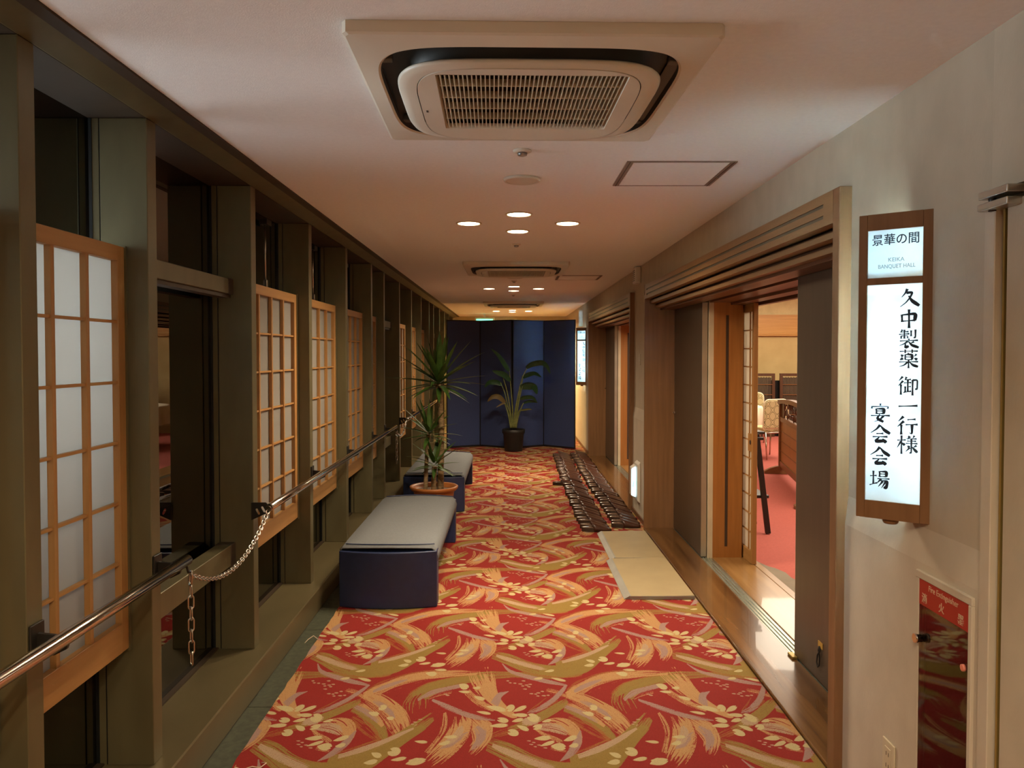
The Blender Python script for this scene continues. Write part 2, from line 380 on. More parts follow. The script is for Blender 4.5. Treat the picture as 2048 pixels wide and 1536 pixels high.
# ------------------------------------------------------------------ carpet texture (drawn here from brush strokes, tile in metres)
TILE_W, TILE_L = .892, .879
STROKES = [
[0,1,[0.75,0.5,0.3,0.35],[552,3227,544,3309,529,3292,578,3361,650,3428,744,3476,857,3514,967,3522,1089,3509],[440,3124,428,3271,491,3444,575,3503,658,3550,761,3587,875,3592,982,3574,1095,3526]],
[0,2,[0.7,0.3,0.3,0.5],[448,3345,507,3408,600,3472,716,3522],[445,3357,505,3452,603,3521,720,3557]],
[0,1,[0.4,0.2,0.2,0.15],[469,3324,527,3374,593,3420,688,3464,787,3514],[463,3363,523,3455,599,3508,698,3547,795,3565]],
[0,4,[0.5,0.3,0.4,0.15],[500,3273,546,3333,601,3373,675,3417],[492,3307,542,3385,604,3423,678,3460]],
[0,3,[0.6,0.6,0.6,0.55],[543,3288,574,3310,633,3344],[541,3322,575,3361,637,3389]],
[0,1,[0.45,0.2,0.25,0.22],[-89,3748,-15,3674,77,3578,172,3532,251,3522,334,3573,408,3648],[-80,3843,2,3801,97,3710,184,3665,252,3676,326,3734,401,3790]],
[0,2,[0.5,0.5,0.6,0.6],[-88,3787,-10,3728,104,3666,197,3629],[-82,3844,-4,3784,109,3712,202,3675]],
[0,1,[0.1,0.6,0.2,0.06],[137,3557,227,3531,307,3531,387,3614,456,3737,509,3833,552,3904,584,3983],[143,3665,236,3665,306,3693,372,3736,441,3823,497,3908,542,3963,577,4014]],
[0,2,[0.4,0.4,0.5,0.6],[220,3675,299,3718,384,3801,468,3887],[218,3711,297,3764,382,3838,466,3916]],
[0,6,[0.3,0.6,0.3,0.1],[-67,3771,-10,3714,65,3653,140,3611,178,3611],[-63,3799,-4,3760,72,3707,145,3656,180,3629]],
[0,6,[0.5,0.5,0.3,0.1],[272,3675,321,3701,388,3752,438,3818,485,3884,519,3946],[271,3701,319,3751,385,3807,434,3862,481,3919,517,3963]],
[0,2,[0.5,0.7,0.6,0.55],[64,3575,136,3535,244,3514,337,3535],[68,3610,139,3570,247,3548,339,3561]],
[0,3,[0.5,0.3,0.35,0.12],[749,3605,639,3610,525,3601,425,3564,346,3498,284,3434,244,3370],[739,3552,627,3531,516,3505,424,3465,354,3404,299,3348,261,3301]],
[0,2,[0.5,0.4,0.5,0.45],[601,3601,510,3614,411,3569,312,3491,254,3400],[598,3583,507,3588,412,3544,315,3469,259,3381]],
[0,4,[0.6,0.3,0.3,0.1],[423,3509,371,3482,319,3436,285,3388],[423,3493,374,3444,324,3393,289,3361]],
[0,3,[0.6,0.6,0.8,0.55],[543,3552,456,3512,376,3456,328,3395,292,3353],[542,3510,456,3448,381,3389,334,3339,295,3318]],
[0,1,[0.4,0.3,0.2,0.12],[226,3186,277,3132,323,3062,360,3002,402,2943],[233,3219,293,3189,351,3137,393,3067,418,2970]],
[0,2,[0.7,0.4,0.4,0.5],[237,3115,280,3045,328,2984,380,2933],[252,3165,308,3128,360,3059,394,2962]],
[0,3,[0.6,0.3,0.5,0.2],[222,3239,266,3194,308,3144,345,3097,378,3050],[232,3281,282,3254,330,3205,365,3141,388,3070]],
[0,4,[0.4,0.5,0.4,0.2],[222,3225,267,3179,309,3132,353,3078],[229,3252,277,3219,324,3175,364,3107]],
[0,3,[0.4,0.4,0.2,0.08],[247,3314,286,3250,336,3176,379,3096,414,3023,444,2971],[260,3373,317,3362,382,3303,439,3227,478,3138,497,3060]],
[0,0,[0.3,0.3,0.8,0.45],[238,3294,288,3236,344,3157,385,3069,412,2990],[243,3315,298,3269,359,3192,408,3116,442,3041]],
[0,4,[0.5,0.6,0.5,0.15],[303,3276,350,3209,386,3161,415,3116],[311,3303,365,3254,403,3202,425,3137]],
[0,0,[0.3,0.3,0.2,0.2],[328,3340,364,3300,402,3247],[330,3346,367,3310,404,3252]],
[0,0,[0.3,0.3,0.2,0.2],[447,3077,456,3038,460,2995],[450,3081,461,3043,463,2997]],
[0,3,[0.8,0.4,0.7,0.5],[159,3367,201,3341,246,3299],[166,3413,212,3393,257,3341]],
[0,1,[0.1,0.75,0.2,0.1],[224,2753,330,2779,413,2854,483,2956,542,3040,591,3156],[223,2834,325,2874,395,2935,462,3025,517,3106,574,3193]],
[0,6,[0.4,0.4,0.2,0.08],[257,2810,336,2855,402,2911,463,2974,510,3032],[254,2842,332,2898,398,2948,458,3006,507,3049]],
[0,2,[0.4,0.4,0.4,0.4],[246,2843,323,2898,395,2954],[245,2853,321,2914,394,2965]],
[0,4,[0.1,0.5,0.4,0.1],[-36,3681,-4,3587,61,3521,133,3478,203,3447,259,3430],[-34,3686,3,3615,68,3567,139,3524,208,3484,262,3446]],
[0,2,[0.6,0.4,0.5,0.5],[-73,2954,-17,2982,44,3026,100,3074],[-80,2989,-27,3036,36,3081,96,3112]],
[0,1,[0.5,0.5,0.2,0.15],[-4,3016,61,3045,121,3093,180,3155,234,3223,254,3273],[-9,3053,52,3101,108,3160,166,3222,219,3284,244,3307]],
[0,2,[0.6,0.6,0.5,0.5],[87,3180,128,3254,164,3318],[82,3196,125,3266,162,3322]],
[0,4,[0.7,0.2,0.4,0.1],[76,3161,128,3190,179,3248,218,3319,246,3386,261,3441],[73,3187,121,3229,168,3288,205,3352,234,3410,254,3452]],
[0,2,[0.5,0.5,0.6,0.5],[69,3164,119,3183,174,3229,210,3284],[67,3184,116,3208,171,3248,207,3296]],
[0,3,[0.3,0.5,0.8,0.3],[617,3169,616,3096,610,3017,596,2938,571,2859],[627,3180,640,3116,640,3026,619,2932,589,2849]],
[0,3,[0.75,0.8,0.3,0.05],[654,3126,652,3047,641,2992,625,2951,592,2885,567,2815],[709,3196,736,3126,741,3013,704,2885,654,2790,614,2740]],
[0,4,[0.5,0.6,0.3,0.1],[726,3012,687,2978,660,2929,630,2890],[729,2993,698,2941,668,2894,631,2875]],
[0,3,[0.6,0.85,0.3,0.05],[721,3090,737,3027,746,2974,749,2939,738,2897,728,2845],[751,3149,790,3120,824,3071,822,2968,792,2880,764,2829]],
[0,4,[0.5,0.6,0.3,0.05],[749,3038,760,2985,761,2946,751,2907,741,2870],[768,3069,797,3033,798,2961,774,2893,749,2860]],
[0,6,[0.5,0.5,0.4,0.15],[685,3054,676,3013,657,2970,634,2933],[709,3065,708,3005,675,2925,637,2902]],
[0,0,[0.2,0.3,0.3,0.1],[649,3145,640,3039,621,2955,593,2866],[652,3148,649,3042,629,2952,596,2864]],
[0,0,[0.4,0.4,0.8,0.55],[733,3103,728,3023,714,2954,703,2914],[740,3109,745,3032,732,2952,708,2910]],
[0,0,[0.2,0.2,0.1,0.02],[742,2965,730,2913,694,2844,669,2785],[744,2966,741,2910,716,2830,695,2769]],
[0,4,[0.2,0.6,0.4,0.1],[-335,3284,-274,3214,-190,3143,-122,3109,-60,3100],[-333,3305,-269,3257,-185,3186,-120,3145,-59,3113]],
[0,3,[0.75,0.2,0.25,0.04],[-201,3615,-190,3523,-158,3401,-114,3305,-74,3228,-33,3169,8,3130,29,3131],[-80,3652,-77,3602,-65,3504,-55,3391,-38,3302,-11,3231,19,3172,31,3143]],
[0,3,[0.5,0.5,0.8,0.4],[-199,3346,-160,3268,-116,3215,-69,3180],[-173,3413,-136,3337,-102,3271,-61,3219]],
[0,0,[0.1,0.1,0.1,0.05],[-161,3447,-152,3425],[-155,3457,-149,3429]],
[0,0,[0.1,0.3,0.2,0.05],[-143,3384,-113,3297,-73,3233],[-140,3390,-109,3307,-71,3238]],
[0,4,[0.3,0.4,0.2,0.05],[-50,3230,-39,3282,-34,3323,-4,3375],[-82,3270,-68,3322,-47,3365,-5,3383]],
[0,3,[0.5,0.5,0.3,0.08],[151,3093,189,3055,215,3013,240,2977,256,2952,256,2906],[154,3119,204,3131,249,3108,279,3041,284,2967,274,2906]],
[0,6,[0.5,0.5,0.4,0.15],[105,3034,147,3018,188,3001,222,2980],[107,3073,154,3089,204,3068,233,3013]],
[0,3,[0.6,0.6,0.7,0.4],[103,3019,136,2973,171,2943,199,2913],[108,3036,145,3007,181,2976,209,2945]],
[0,4,[0.4,0.3,0.2,0.05],[279,3022,257,2962,237,2912,214,2853,186,2795],[285,3020,282,2945,262,2877,228,2821,187,2791]],
[0,0,[0.2,0.2,0.1,0.1],[181,3117,215,3090,238,3058],[183,3122,216,3096,239,3061]],
[0,3,[0.8,0.8,0.8,0.6],[149,2860,175,2843,211,2843],[159,2917,185,2911,218,2888]],
[0,6,[0.4,0.4,0.4,0.1],[57,3086,96,3076,128,3099],[56,3126,95,3150,127,3140]],
[0,6,[0.4,0.4,0.4,0.1],[52,3070,86,3064,115,3083],[51,3110,87,3130,116,3110]],
[1,5,[1],[97,3130,23,-18,-7,-33],0],
[1,5,[1],[4,3217,17,18,6,-27],0],
[1,5,[0],[44,3210,30,26,4,-22],0],
[1,5,[0],[-55,3214,44,-20,-2,-28],0],
[1,5,[0],[-107,3175,31,-11,-1,-16],0],
[1,5,[0],[43,3154,34,-3,-1,-21],0],
[1,5,[1],[-28,3110,23,-8,-2,-22],0],
[1,5,[0],[34,3109,24,11,2,-20],0],
[1,5,[0],[-42,3064,38,4,1,-22],0],
[1,5,[0],[54,3044,24,-20,-5,-21],0],
[1,5,[1],[14,3006,22,-8,-2,-27],0],
[1,5,[0],[130,2962,34,5,0,-23],0],
[1,5,[0],[147,2920,29,18,2,-17],0],
[1,5,[0],[187,2897,29,-5,-4,-36],0],
[1,5,[0],[238,2959,28,17,2,-23],0],
[1,5,[0],[246,2906,19,6,0,-21],0],
[1,5,[1],[112,3052,19,10,2,-22],0],
[1,5,[0],[152,3103,20,9,1,-16],0],
[1,5,[1],[458,2860,22,-12,-9,-30],0],
[1,5,[0],[395,2837,21,-15,-6,-20],0],
[1,5,[0],[483,2807,28,7,-2,-18],0],
[1,5,[0],[551,2934,26,-5,-3,-14],0],
[1,5,[0],[536,2790,23,17,1,-24],0],
[1,5,[0],[383,2786,25,6,-1,-23],0],
[1,5,[1],[355,3222,16,-6,-5,-25],0],
[1,5,[0],[402,3126,16,-6,-4,-19],0],
[1,5,[0],[526,3566,27,-10,-6,-31],0],
[1,5,[0],[328,3167,24,-12,-5,-23],0],
[1,5,[0],[189,3599,24,8,0,-18],0],
[1,5,[0],[133,3514,22,5,0,-17],0],
[1,5,[0],[226,3503,34,-18,-3,-17],0],
[1,5,[0],[686,3430,22,-22,-12,-33],0],
[1,5,[0],[745,3414,18,0,-4,-19],0],
[1,5,[0],[761,3312,25,-18,-7,-19],0],
[1,5,[0],[692,3374,26,-5,-4,-17],0],
[1,5,[0],[662,2972,27,0,-4,-17],0],
[1,5,[0],[642,2923,22,7,-3,-21],0],
[1,5,[0],[552,2798,32,0,-4,-22],0],
[1,5,[0],[566,3610,29,-3,-3,-18],0],
[1,5,[0],[552,3665,34,14,-2,-27],0],
[1,6,[0],[-8,3488,7,-1,0,-8],0],
[1,6,[0],[24,3463,8,-1,0,-7],0],
[1,6,[0],[49,3455,10,-1,0,-7],0],
[1,6,[0],[59,3434,7,-1,0,-7],0],
[1,6,[0],[64,3488,9,-1,0,-8],0],
[1,6,[0],[77,3443,9,-1,0,-7],0],
[1,6,[0],[93,3451,9,-1,0,-7],0],
[1,6,[0],[87,3426,8,-1,0,-7],0],
[1,6,[0],[69,3402,9,-1,0,-7],0],
[1,6,[0],[96,3355,9,-1,0,-7],0],
[1,6,[0],[115,3351,7,-1,0,-7],0],
[1,6,[0],[127,3363,9,-1,0,-7],0],
[1,6,[0],[145,3378,8,-1,0,-7],0],
[1,6,[0],[124,3332,7,-1,0,-7],0],
[1,6,[0],[150,3335,10,-1,0,-7],0],
[1,6,[0],[169,3339,7,-1,-1,-7],0],
[1,6,[0],[75,2941,8,-1,0,-5],0],
[1,6,[0],[93,2929,7,-1,0,-5],0],
[1,6,[0],[83,2914,8,-1,0,-5],0],
[1,6,[0],[98,2897,6,-1,0,-5],0],
[1,6,[0],[113,2909,8,-1,0,-5],0],
[1,6,[0],[136,2888,8,-1,0,-5],0],
[1,6,[0],[527,3116,9,-1,-1,-6],0],
[1,6,[0],[508,3093,9,-1,-1,-6],0],
[1,6,[0],[499,3076,7,-1,-1,-6],0],
[1,6,[0],[3,3467,7,-1,0,-7],0],
[1,6,[0],[611,3351,9,-1,-1,-7],0],
[1,6,[0],[620,3339,9,-1,-1,-7],0]]
def carpet_array(strokes,W,L,N=820):
    cols=np.array([(.26,.021,.016),(.26,.165,.040),(.30,.11,.028),(.45,.245,.10),(.33,.20,.165),(.50,.40,.20),(.41,.27,.17)],np.float32)
    rng=np.random.RandomState(7)
    img=np.empty((N,N,3),np.float32); img[:]=cols[0]
    tab=rng.rand(256,256).astype(np.float32)
    def vn(x,y):
        xi=np.floor(x).astype(int);yi=np.floor(y).astype(int);fx=x-xi;fy=y-yi
        fx=fx*fx*(3-2*fx);fy=fy*fy*(3-2*fy)
        a=tab[yi&255,xi&255];b=tab[yi&255,(xi+1)&255];c=tab[(yi+1)&255,xi&255];d=tab[(yi+1)&255,(xi+1)&255]
        return (a*(1-fx)+b*fx)*(1-fy)+(c*(1-fx)+d*fx)*fy
    def cat(P,n):
        P=np.asarray(P,float);m=len(P);t=np.linspace(0,m-1,n);i=np.minimum(t.astype(int),m-2);f=(t-i)[:,None]
        g=lambda k:P[np.clip(k,0,m-1)]
        p0,p1,p2,p3=g(i-1),g(i),g(i+1),g(i+2)
        return .5*((2*p1)+(p2-p0)*f+(2*p0-5*p1+4*p2-p3)*f**2+(3*p1-p0-3*p2+p3)*f**3)
    def put(X,Y,col):
        ix=np.floor(X/W*N).astype(int)%N; iy=np.floor(Y/L*N).astype(int)%N
        img[iy,ix]=col
    for k,(kind,c,o,A,B) in enumerate(strokes):
        if kind==0:
            d0,d1,g,b=o
            Lp=np.array(A,float).reshape(-1,2)/1000;Rp=np.array(B,float).reshape(-1,2)/1000
            ln=np.abs(np.diff((Lp+Rp)/2,axis=0)); ln=np.hypot(ln[:,0],ln[:,1]).sum()
            wd=np.hypot(*(Lp-Rp).T).max()
            ns=int(ln/.0006)+8; nv=int(wd/.0006)+6
            l=cat(Lp,ns);r=cat(Rp,ns)
            v=np.linspace(0,1,nv);s=np.linspace(0,1,ns)
            Sx,V=np.meshgrid(s,v,indexing='ij')
            X=l[:,0:1]*(1-V)+r[:,0:1]*V; Y=l[:,1:2]*(1-V)+r[:,1:2]*V
            vm=V*wd; sm=Sx*ln
            br=.55*vn(vm/.005+k*17,sm/.15+k*3)+.45*vn(vm/.0019+k*5,sm/.07+k)
            e0=np.clip(1-Sx/.3,0,1);e1=np.clip(1-(1-Sx)/.3,0,1)
            edge=np.clip(np.abs(V*2-1)*1.0-.55,0,1)/.45
            sp=rng.rand(ns//4+2,nv//3+2)[(np.arange(ns)//4)[:,None],(np.arange(nv)//3)[None,:]]
            dry=np.maximum(b*.9,np.maximum(d0*e0**.8,d1*e1**.8))+.18*edge
            m=(br>dry*.80+.17)&(sp>edge*g*1.25)&(sp>b*g*1.0+.06)
            put(X[m],Y[m],cols[c]*(0.96+.08*br[m][:,None]))
        else:
            x0,y0,ax,ay,bx,by=[q/1000 for q in A]
            n=int(np.hypot(ax,ay)/.0005)+10
            u=np.linspace(-1,1,2*n);U,V=np.meshgrid(u,u,indexing='ij')
            if o[0]: m=(U*U+(V*1.0)**2<1-.0)&~((U<-.35)&(np.abs(V)<(-.35-U)*.55))
            else: m=(np.abs(V)<(1-U*U)**.8*(.75+.25*U)+0*U)&~((U>.72)&(np.abs(V)<(U-.72)*.8))
            m&=rng.rand(*m.shape)>.02
            put((x0+U*ax+V*bx)[m],(y0+U*ay+V*by)[m],cols[c]*(.98))
    return img

def carpet_material():
    arr = carpet_array(STROKES, TILE_W, TILE_L)
    n = arr.shape[0]
    im = bpy.data.images.new('carpet_weave', n, n, float_buffer=True)
    im.colorspace_settings.name = 'Linear Rec.709'
    px = np.ones((n, n, 4), np.float32); px[..., :3] = arr
    im.pixels.foreach_set(px.ravel()); im.update()
    m, nt, b = new_mat('brushstroke_carpet'); N, Lk = nt.nodes, nt.links
    tc = N.new('ShaderNodeTexCoord'); mp = N.new('ShaderNodeMapping')
    mp.inputs['Scale'].default_value = (1 / TILE_W, 1 / TILE_L, 1)
    it = N.new('ShaderNodeTexImage'); it.image = im; it.interpolation = 'Linear'; it.extension = 'REPEAT'
    ge = N.new('ShaderNodeNewGeometry')
    Lk.new(ge.outputs['Position'], mp.inputs[0]); Lk.new(mp.outputs[0], it.inputs[0])
    nz = N.new('ShaderNodeTexNoise'); nz.inputs['Scale'].default_value = 420; nz.inputs['Detail'].default_value = 2
    Lk.new(ge.outputs['Position'], nz.inputs['Vector'])
    rp = N.new('ShaderNodeValToRGB')
    rp.color_ramp.elements[0].position = .3; rp.color_ramp.elements[1].position = .7
    rp.color_ramp.elements[0].color = (.78, .78, .78, 1); rp.color_ramp.elements[1].color = (1.08, 1.08, 1.08, 1)
    Lk.new(nz.outputs[0], rp.inputs[0])
    mx = N.new('ShaderNodeMix'); mx.data_type = 'RGBA'; mx.blend_type = 'MULTIPLY'; mx.inputs[0].default_value = 1
    Lk.new(it.outputs[0], mx.inputs[6]); Lk.new(rp.outputs[0], mx.inputs[7])
    Lk.new(mx.outputs[2], b.inputs['Base Color'])
    bp = N.new('ShaderNodeBump'); bp.inputs['Strength'].default_value = .35; bp.inputs['Distance'].default_value = .002
    Lk.new(nz.outputs[0], bp.inputs['Height']); Lk.new(bp.outputs[0], b.inputs['Normal'])
    b.inputs['Roughness'].default_value = .95; b.inputs['Specular IOR Level'].default_value = .2
    return m
MT['carpet'] = carpet_material()

Y0, Y1 = -5.0, 16.4          # corridor ends
HC = 2.296                   # ceiling height
XR = 1.19                    # right wall plane
XG = -1.374                  # window glass plane

# ------------------------------------------------------------------ floor, carpet
S_ = dict(kind='structure')
floor = tag(box('floor', MT['concrete'], -1.6, 9.2, Y0 - .2, Y1 + .3, -.12, -.006), **S_)
y = Y0
k = 0
while y < Y1 - .1:
    y2 = min(y + .915, Y1)
    if y2 > 1.5:
        box('stone_tile', MT['stone'], -1.113, -.985, max(y, .1) + .002, y2 - .002, -.006, 0, floor, bev=.0015, seg=1)
    y = y2 - .002 + .002
cp = MB()
# laid carpet with a slightly ragged left edge
xs_r = []
ed = []
yy = Y0 + .01
rr = random.Random(3)
while yy < Y1 - .02:
    ed.append((-1.008 + rr.uniform(-.004, .004), yy)); yy += .06
ed.append((-1.008, Y1 - .01))
poly = ed + [(1.172, Y1 - .01), (1.172, 11.20), (1.143, 11.20), (1.143, 7.33), (1.172, 7.33), (1.172, 6.555), (1.143, 6.555), (1.143, 2.68), (1.172, 2.68), (1.172, Y0 + .01)]
cp.prism(poly, 'Z', -.006, .004)
carpet = tag(cp.build('carpet', MT['carpet']), 'red fitted corridor carpet woven with gold brushstrokes and cream blossoms', 'carpet')
th = MB()
def thread(pts): th.tube(pts, .0022, 5)
thread([(-1.0 + .0, 2.72, .006), (-.985, 2.735, .012), (-.96, 2.728, .007), (-.93, 2.745, .010), (-.90, 2.742, .007), (-.885, 2.765, .012), (-.905, 2.775, .008)])
th.build('loose_thread', MT['thread'], carpet)
th = MB(); thread([(-1.005, 4.00, .006), (-1.03, 4.01, .02), (-1.05, 3.98, .012), (-1.06, 3.95, .004)])
th.build('loose_thread', MT['thread'], carpet)

# ------------------------------------------------------------------ ceiling, end walls
tag(box('ceiling', MT['ceil'], -1.06, 1.50, Y0, Y1, HC, HC + .1), **S_)
tag(box('wall_far', MT['wallend'], -1.6, 1.75, Y1, Y1 + .12, 0, HC + .1), **S_)
tag(box('wall_near', MT['wallp'], -1.6, 1.75, Y0 - .12, Y0, 0, HC + .1), **S_)
d4 = E('door_4', (0, Y1 - .02, 0), kind='structure')
box('door_leaf', MT['wallend'], -.86, .70, Y1 - .035, Y1 - .001, .01, 2.05, d4)
for x0, x1 in ((-.93, -.86), (.70, .77)):
    box('door_frame', MT['cream'], x0, x1, Y1 - .05, Y1 - .001, 0, 2.12, d4)
box('door_frame', MT['cream'], -.86, .70, Y1 - .05, Y1 - .001, 2.05, 2.12, d4)

# ------------------------------------------------------------------ left window wall
fins = [-3.235, -2.22, -1.205, -.19, .85, 1.865, 2.522, 3.53, 4.545, 5.56, 6.575, 7.235, 8.25, 9.265, 10.28, 11.295, 11.955, 12.97, 13.985, 15.0, 16.0]
FT = .065
wl = E('wall_left', (-1.3, 0, 0), kind='structure')
for yf in fins:
    if yf < -1.3: continue
    b = MB().box(-1.334, -1.18, yf, yf + FT, .135, 2.267)
    b.build('fin', MT['bronze'], wl, bev=.002, seg=1)
# sill step, with a bright nosing line
MB().prism([(-1.345, 0), (-1.116, 0), (-1.112, .004), (-1.112, .129), (-1.116, .135), (-1.345, .135)], 'Y', Y0, Y1).build('sill', MT['sill'], wl)
MB().box(-1.50, -1.345, Y0, Y1, 0, .118).build('sill_track', MT['bronze_d'], wl)
# header
MB().prism([(-1.062, 2.40), (-1.062, 2.290), (-1.098, 2.286), (-1.098, 2.40)], 'Y', Y0, Y1).build('header_board', MT['bronze_d'], wl)
MB().prism([(-1.099, 2.288), (-1.178, 2.268), (-1.182, 2.268), (-1.182, 2.40), (-1.099, 2.40)], 'Y', Y0, Y1).build('header_beam', MT['bronze'], wl)
MB().box(-1.55, -1.183, Y0, Y1, 2.2675, 2.40).build('header_soffit', MT['bronze_d'], wl)

# window bays: glass, glazing frame; door bays have two transoms
wins = []
def window(i, ya, yb, door):
    w = E('window_%d' % i, (XG, (ya + yb) / 2, .135), kind='structure')
    MB().box(XG - .004, XG + .004, ya - .0, yb + FT, .118, 2.267).build('glass_pane', MT['glass'], w)
    # glazing mullion on the far side fin: bronze strip, black line, black gasket
    MB().box(-1.3595, -1.338, yb + .002, yb + FT - .002, .118, 2.267).build('mullion', MT['bronze'], w)
    MB().box(-1.3695, -1.3595, yb - .001, yb + FT + .001, .118, 2.267).build('gasket', MT['gasket'], w)
    MB().box(-1.338, -1.333, yb + .004, yb + FT - .004, .136, 2.267).build('shadow_gap', MT['gasket'], w)
    MB().box(-1.369, -1.345, ya + FT, yb, .118, .142).build('bottom_bead', MT['bronze_d'], w)
    if door:
        t = MB().box(-1.335, -1.265, ya + FT + .001, yb - .001, 1.772, 1.840).build('transom', MT['bronze'], w, bev=.002, seg=1)
        MB().box(-1.337, -1.262, yb - .058, yb - .0005, 1.770, 1.842).build('end_bracket', MT['bronze_d'], t, bev=.002, seg=1)
        MB().box(-1.325, -1.275, ya + FT + .001, yb - .001, 1.755, 1.772).build('transom_track', MT['bronze_d'], t)
        t = MB().box(-1.335, -1.265, ya + FT + .001, yb - .001, .538, .632).build('transom', MT['bronze'], w, bev=.002, seg=1)
        MB().box(-1.337, -1.262, yb - .058, yb - .0005, .536, .634).build('end_bracket', MT['bronze_d'], t, bev=.002, seg=1)
    return w
doors_at = (2.522, 7.235, 11.955)
k = 1
for a, b_ in zip(fins, fins[1:]):
    if a < -1.3: continue
    window(k, a, b_, a in doors_at); k += 1
# dark terrace wall well outside so that night glass shows nothing but night
# ------------------------------------------------------------------ shoji screens
def shoji(y0, y1, ncol, first, label):
    """y0..y1 outer panel; ncol paper columns; X front -1.25"""
    r = E('shoji_screen', (-1.262, (y0 + y1) / 2, .535), label, 'screen', 'shoji screens along the window wall')
    xf, xb = -1.250, -1.282
    sl = .042
    z0, z1 = .535, 1.846
    ps0, ps1 = y0 + first, y1 - sl
    MB().box(xb, xf, y0, ps0, z0, z1).build('stile', MT['shoji_w'], r, bev=.0015, seg=1)
    MB().box(xb, xf, ps1, y1, z0, z1).build('stile', MT['shoji_w'], r, bev=.0015, seg=1)
    MB().box(xb, xf + .001, ps0, ps1, 1.798, z1).build('top_rail', MT['shoji_h'], r, bev=.0015, seg=1)
    MB().box(xb, xf + .001, ps0, ps1, z0, .630).build('bottom_rail', MT['shoji_h'], r, bev=.0015, seg=1)
    MB().box(xb, xf + .004, y1 + .001, y1 + .012, z0 - .01, z1 + .004).build('side_stop', MT['bronze'], r)
    cw = (ps1 - ps0) / ncol; rh = (1.798 - .630) / 6
    bar = None; me_v = me_h = me_p = None
    for i in range(1, ncol):
        yc = ps0 + cw * i
        if me_v is None:
            o = MB().box(xb + .012, xf - .002, yc - .0085, yc + .0085, .630, 1.798).build('lattice_bar', MT['shoji_w'], r); me_v = (o, yc)
        else:
            o = me_v[0].copy(); COL.objects.link(o); o.location = Vector(me_v[0].location) + Vector((0, yc - me_v[1], 0))
    for j in range(1, 6):
        zc = .630 + rh * j
        for i in range(ncol):
            ya = ps0 + cw * i + (.0085 if i else 0); yb = ps0 + cw * (i + 1) - (.0085 if i < ncol - 1 else 0)
            key = (round(yb - ya, 4))
            if me_h is None: me_h = {}
            if key not in me_h:
                o = MB().box(xb + .012, xf - .006, ya, yb, zc - .0045, zc + .0045).build('lattice_bar', MT['shoji_h'], r); me_h[key] = (o, ya, zc)
            else:
                q = me_h[key]; o = q[0].copy(); COL.objects.link(o); o.location = Vector(q[0].location) + Vector((0, ya - q[1], zc - q[2]))
    for i in range(ncol):
        for j in range(6):
            ya = ps0 + cw * i; zc = .630 + rh * j
            if me_p is None:
                o = MB().box(xb + .008, xb + .0105, ya, ya + cw, zc, zc + rh).build('paper_pane', MT['paper'], r); me_p = (o, ya, zc)
            else:
                o = me_p[0].copy(); COL.objects.link(o); o.location = Vector(me_p[0].location) + Vector((0, ya - me_p[1], zc - me_p[2]))
    return r
order = ['narrow pale shoji screen nearest the camera, three paper columns wide',
         'wide shoji screen just past the chain, first beyond the glass bay',
         'second wide shoji screen past the chain, behind the middle of the long rail',
         'third wide shoji screen past the chain, one bay before the narrow one',
         'narrow shoji screen just before the second glass bay',
         'shoji screen right after the second glass bay, level with the yucca',
         'shoji screen partly hidden by the yucca leaves, second after the far glass bay',
         'thin sliver of shoji screen behind the yucca, third after the far glass bay',
         'farthest narrow shoji screen beside the folding screen']
shoji(.97, 1.850, 4, .04, 'shoji screen cut off by the left edge of the photo')
shoji(1.935, 2.506, 3, .006, order[0])
n = 1
for a, b_ in zip(fins, fins[1:]):
    if a < 3 or a > 11.4 or a in doors_at: continue
    if b_ - a > .8: shoji(a + FT + .02, b_ - .022, 4, .04, order[n])
    else: shoji(a + FT + .005, b_ - .016, 3, .006, order[n])
    n += 1
# window stay rods in the upper part of the shoji bays
def stay_rod(y, lab):
    r = E('window_stay', (-1.335, y, 1.86), lab, 'window stay', 'window stays above the shoji screens')
    MB().tube([(-1.335, y, 1.90), (-1.335, y, 2.22)], .006, 8).build('rod', MT['chain'], r)
    MB().box(-1.36, -1.315, y - .025, y + .06, 2.205, 2.235).build('hinge_arm', MT['blackmetal'], r, bev=.003)
    MB().box(-1.345, -1.322, y - .012, y + .012, 1.86, 1.905).build('latch', MT['chain'], r, bev=.003)
for y, l in ((4.22, 'thin metal window stay above the first wide shoji screen'), (5.24, 'thin metal window stay above the second wide shoji screen'), (6.25, 'thin metal window stay above the third wide shoji screen')):
    stay_rod(y, l)

# ------------------------------------------------------------------ right wall
def wall_seg(i, ya, yb, hole=None):
    w = E('wall_right' if i == 0 else 'wall_right_%d' % i, (XR, (ya + yb) / 2, 0), kind='structure')
    MB().box(XR, 1.46, ya, yb, .95, HC).build('upper_wall', MT['wallp'], w)
    if hole:
        h0, h1, hz0, hz1 = hole
        for q in ((ya, h0, 0, .95), (h1, yb, 0, .95), (h0, h1, 0, hz0), (h0, h1, hz1, .95)):
            MB().box(1.178, 1.46, q[0], q[1], q[2], min(q[3], .904)).build('wainscot', MT['wallp2'], w)
        MB().box(1.34, 1.46, h0, h1, hz0, hz1).build('recess_back', MT['rubber'], w)
    else:
        MB().box(1.178, 1.46, ya, yb, 0, .904).build('wainscot', MT['wallp2'], w)
    MB().prism([(1.178, .904), (1.1905, 1.006), (1.25, 1.006), (1.25, .904)], 'Y', ya, yb).build('wainscot_cap', MT['wallp2'], w)
    return w
wall_seg(0, 1.91, 2.69, (1.945, 2.192, .03, .872))
wall_seg(2, 6.56, 7.34)
wall_seg(3, 11.21, Y1)
wall_seg(4, Y0, .90)
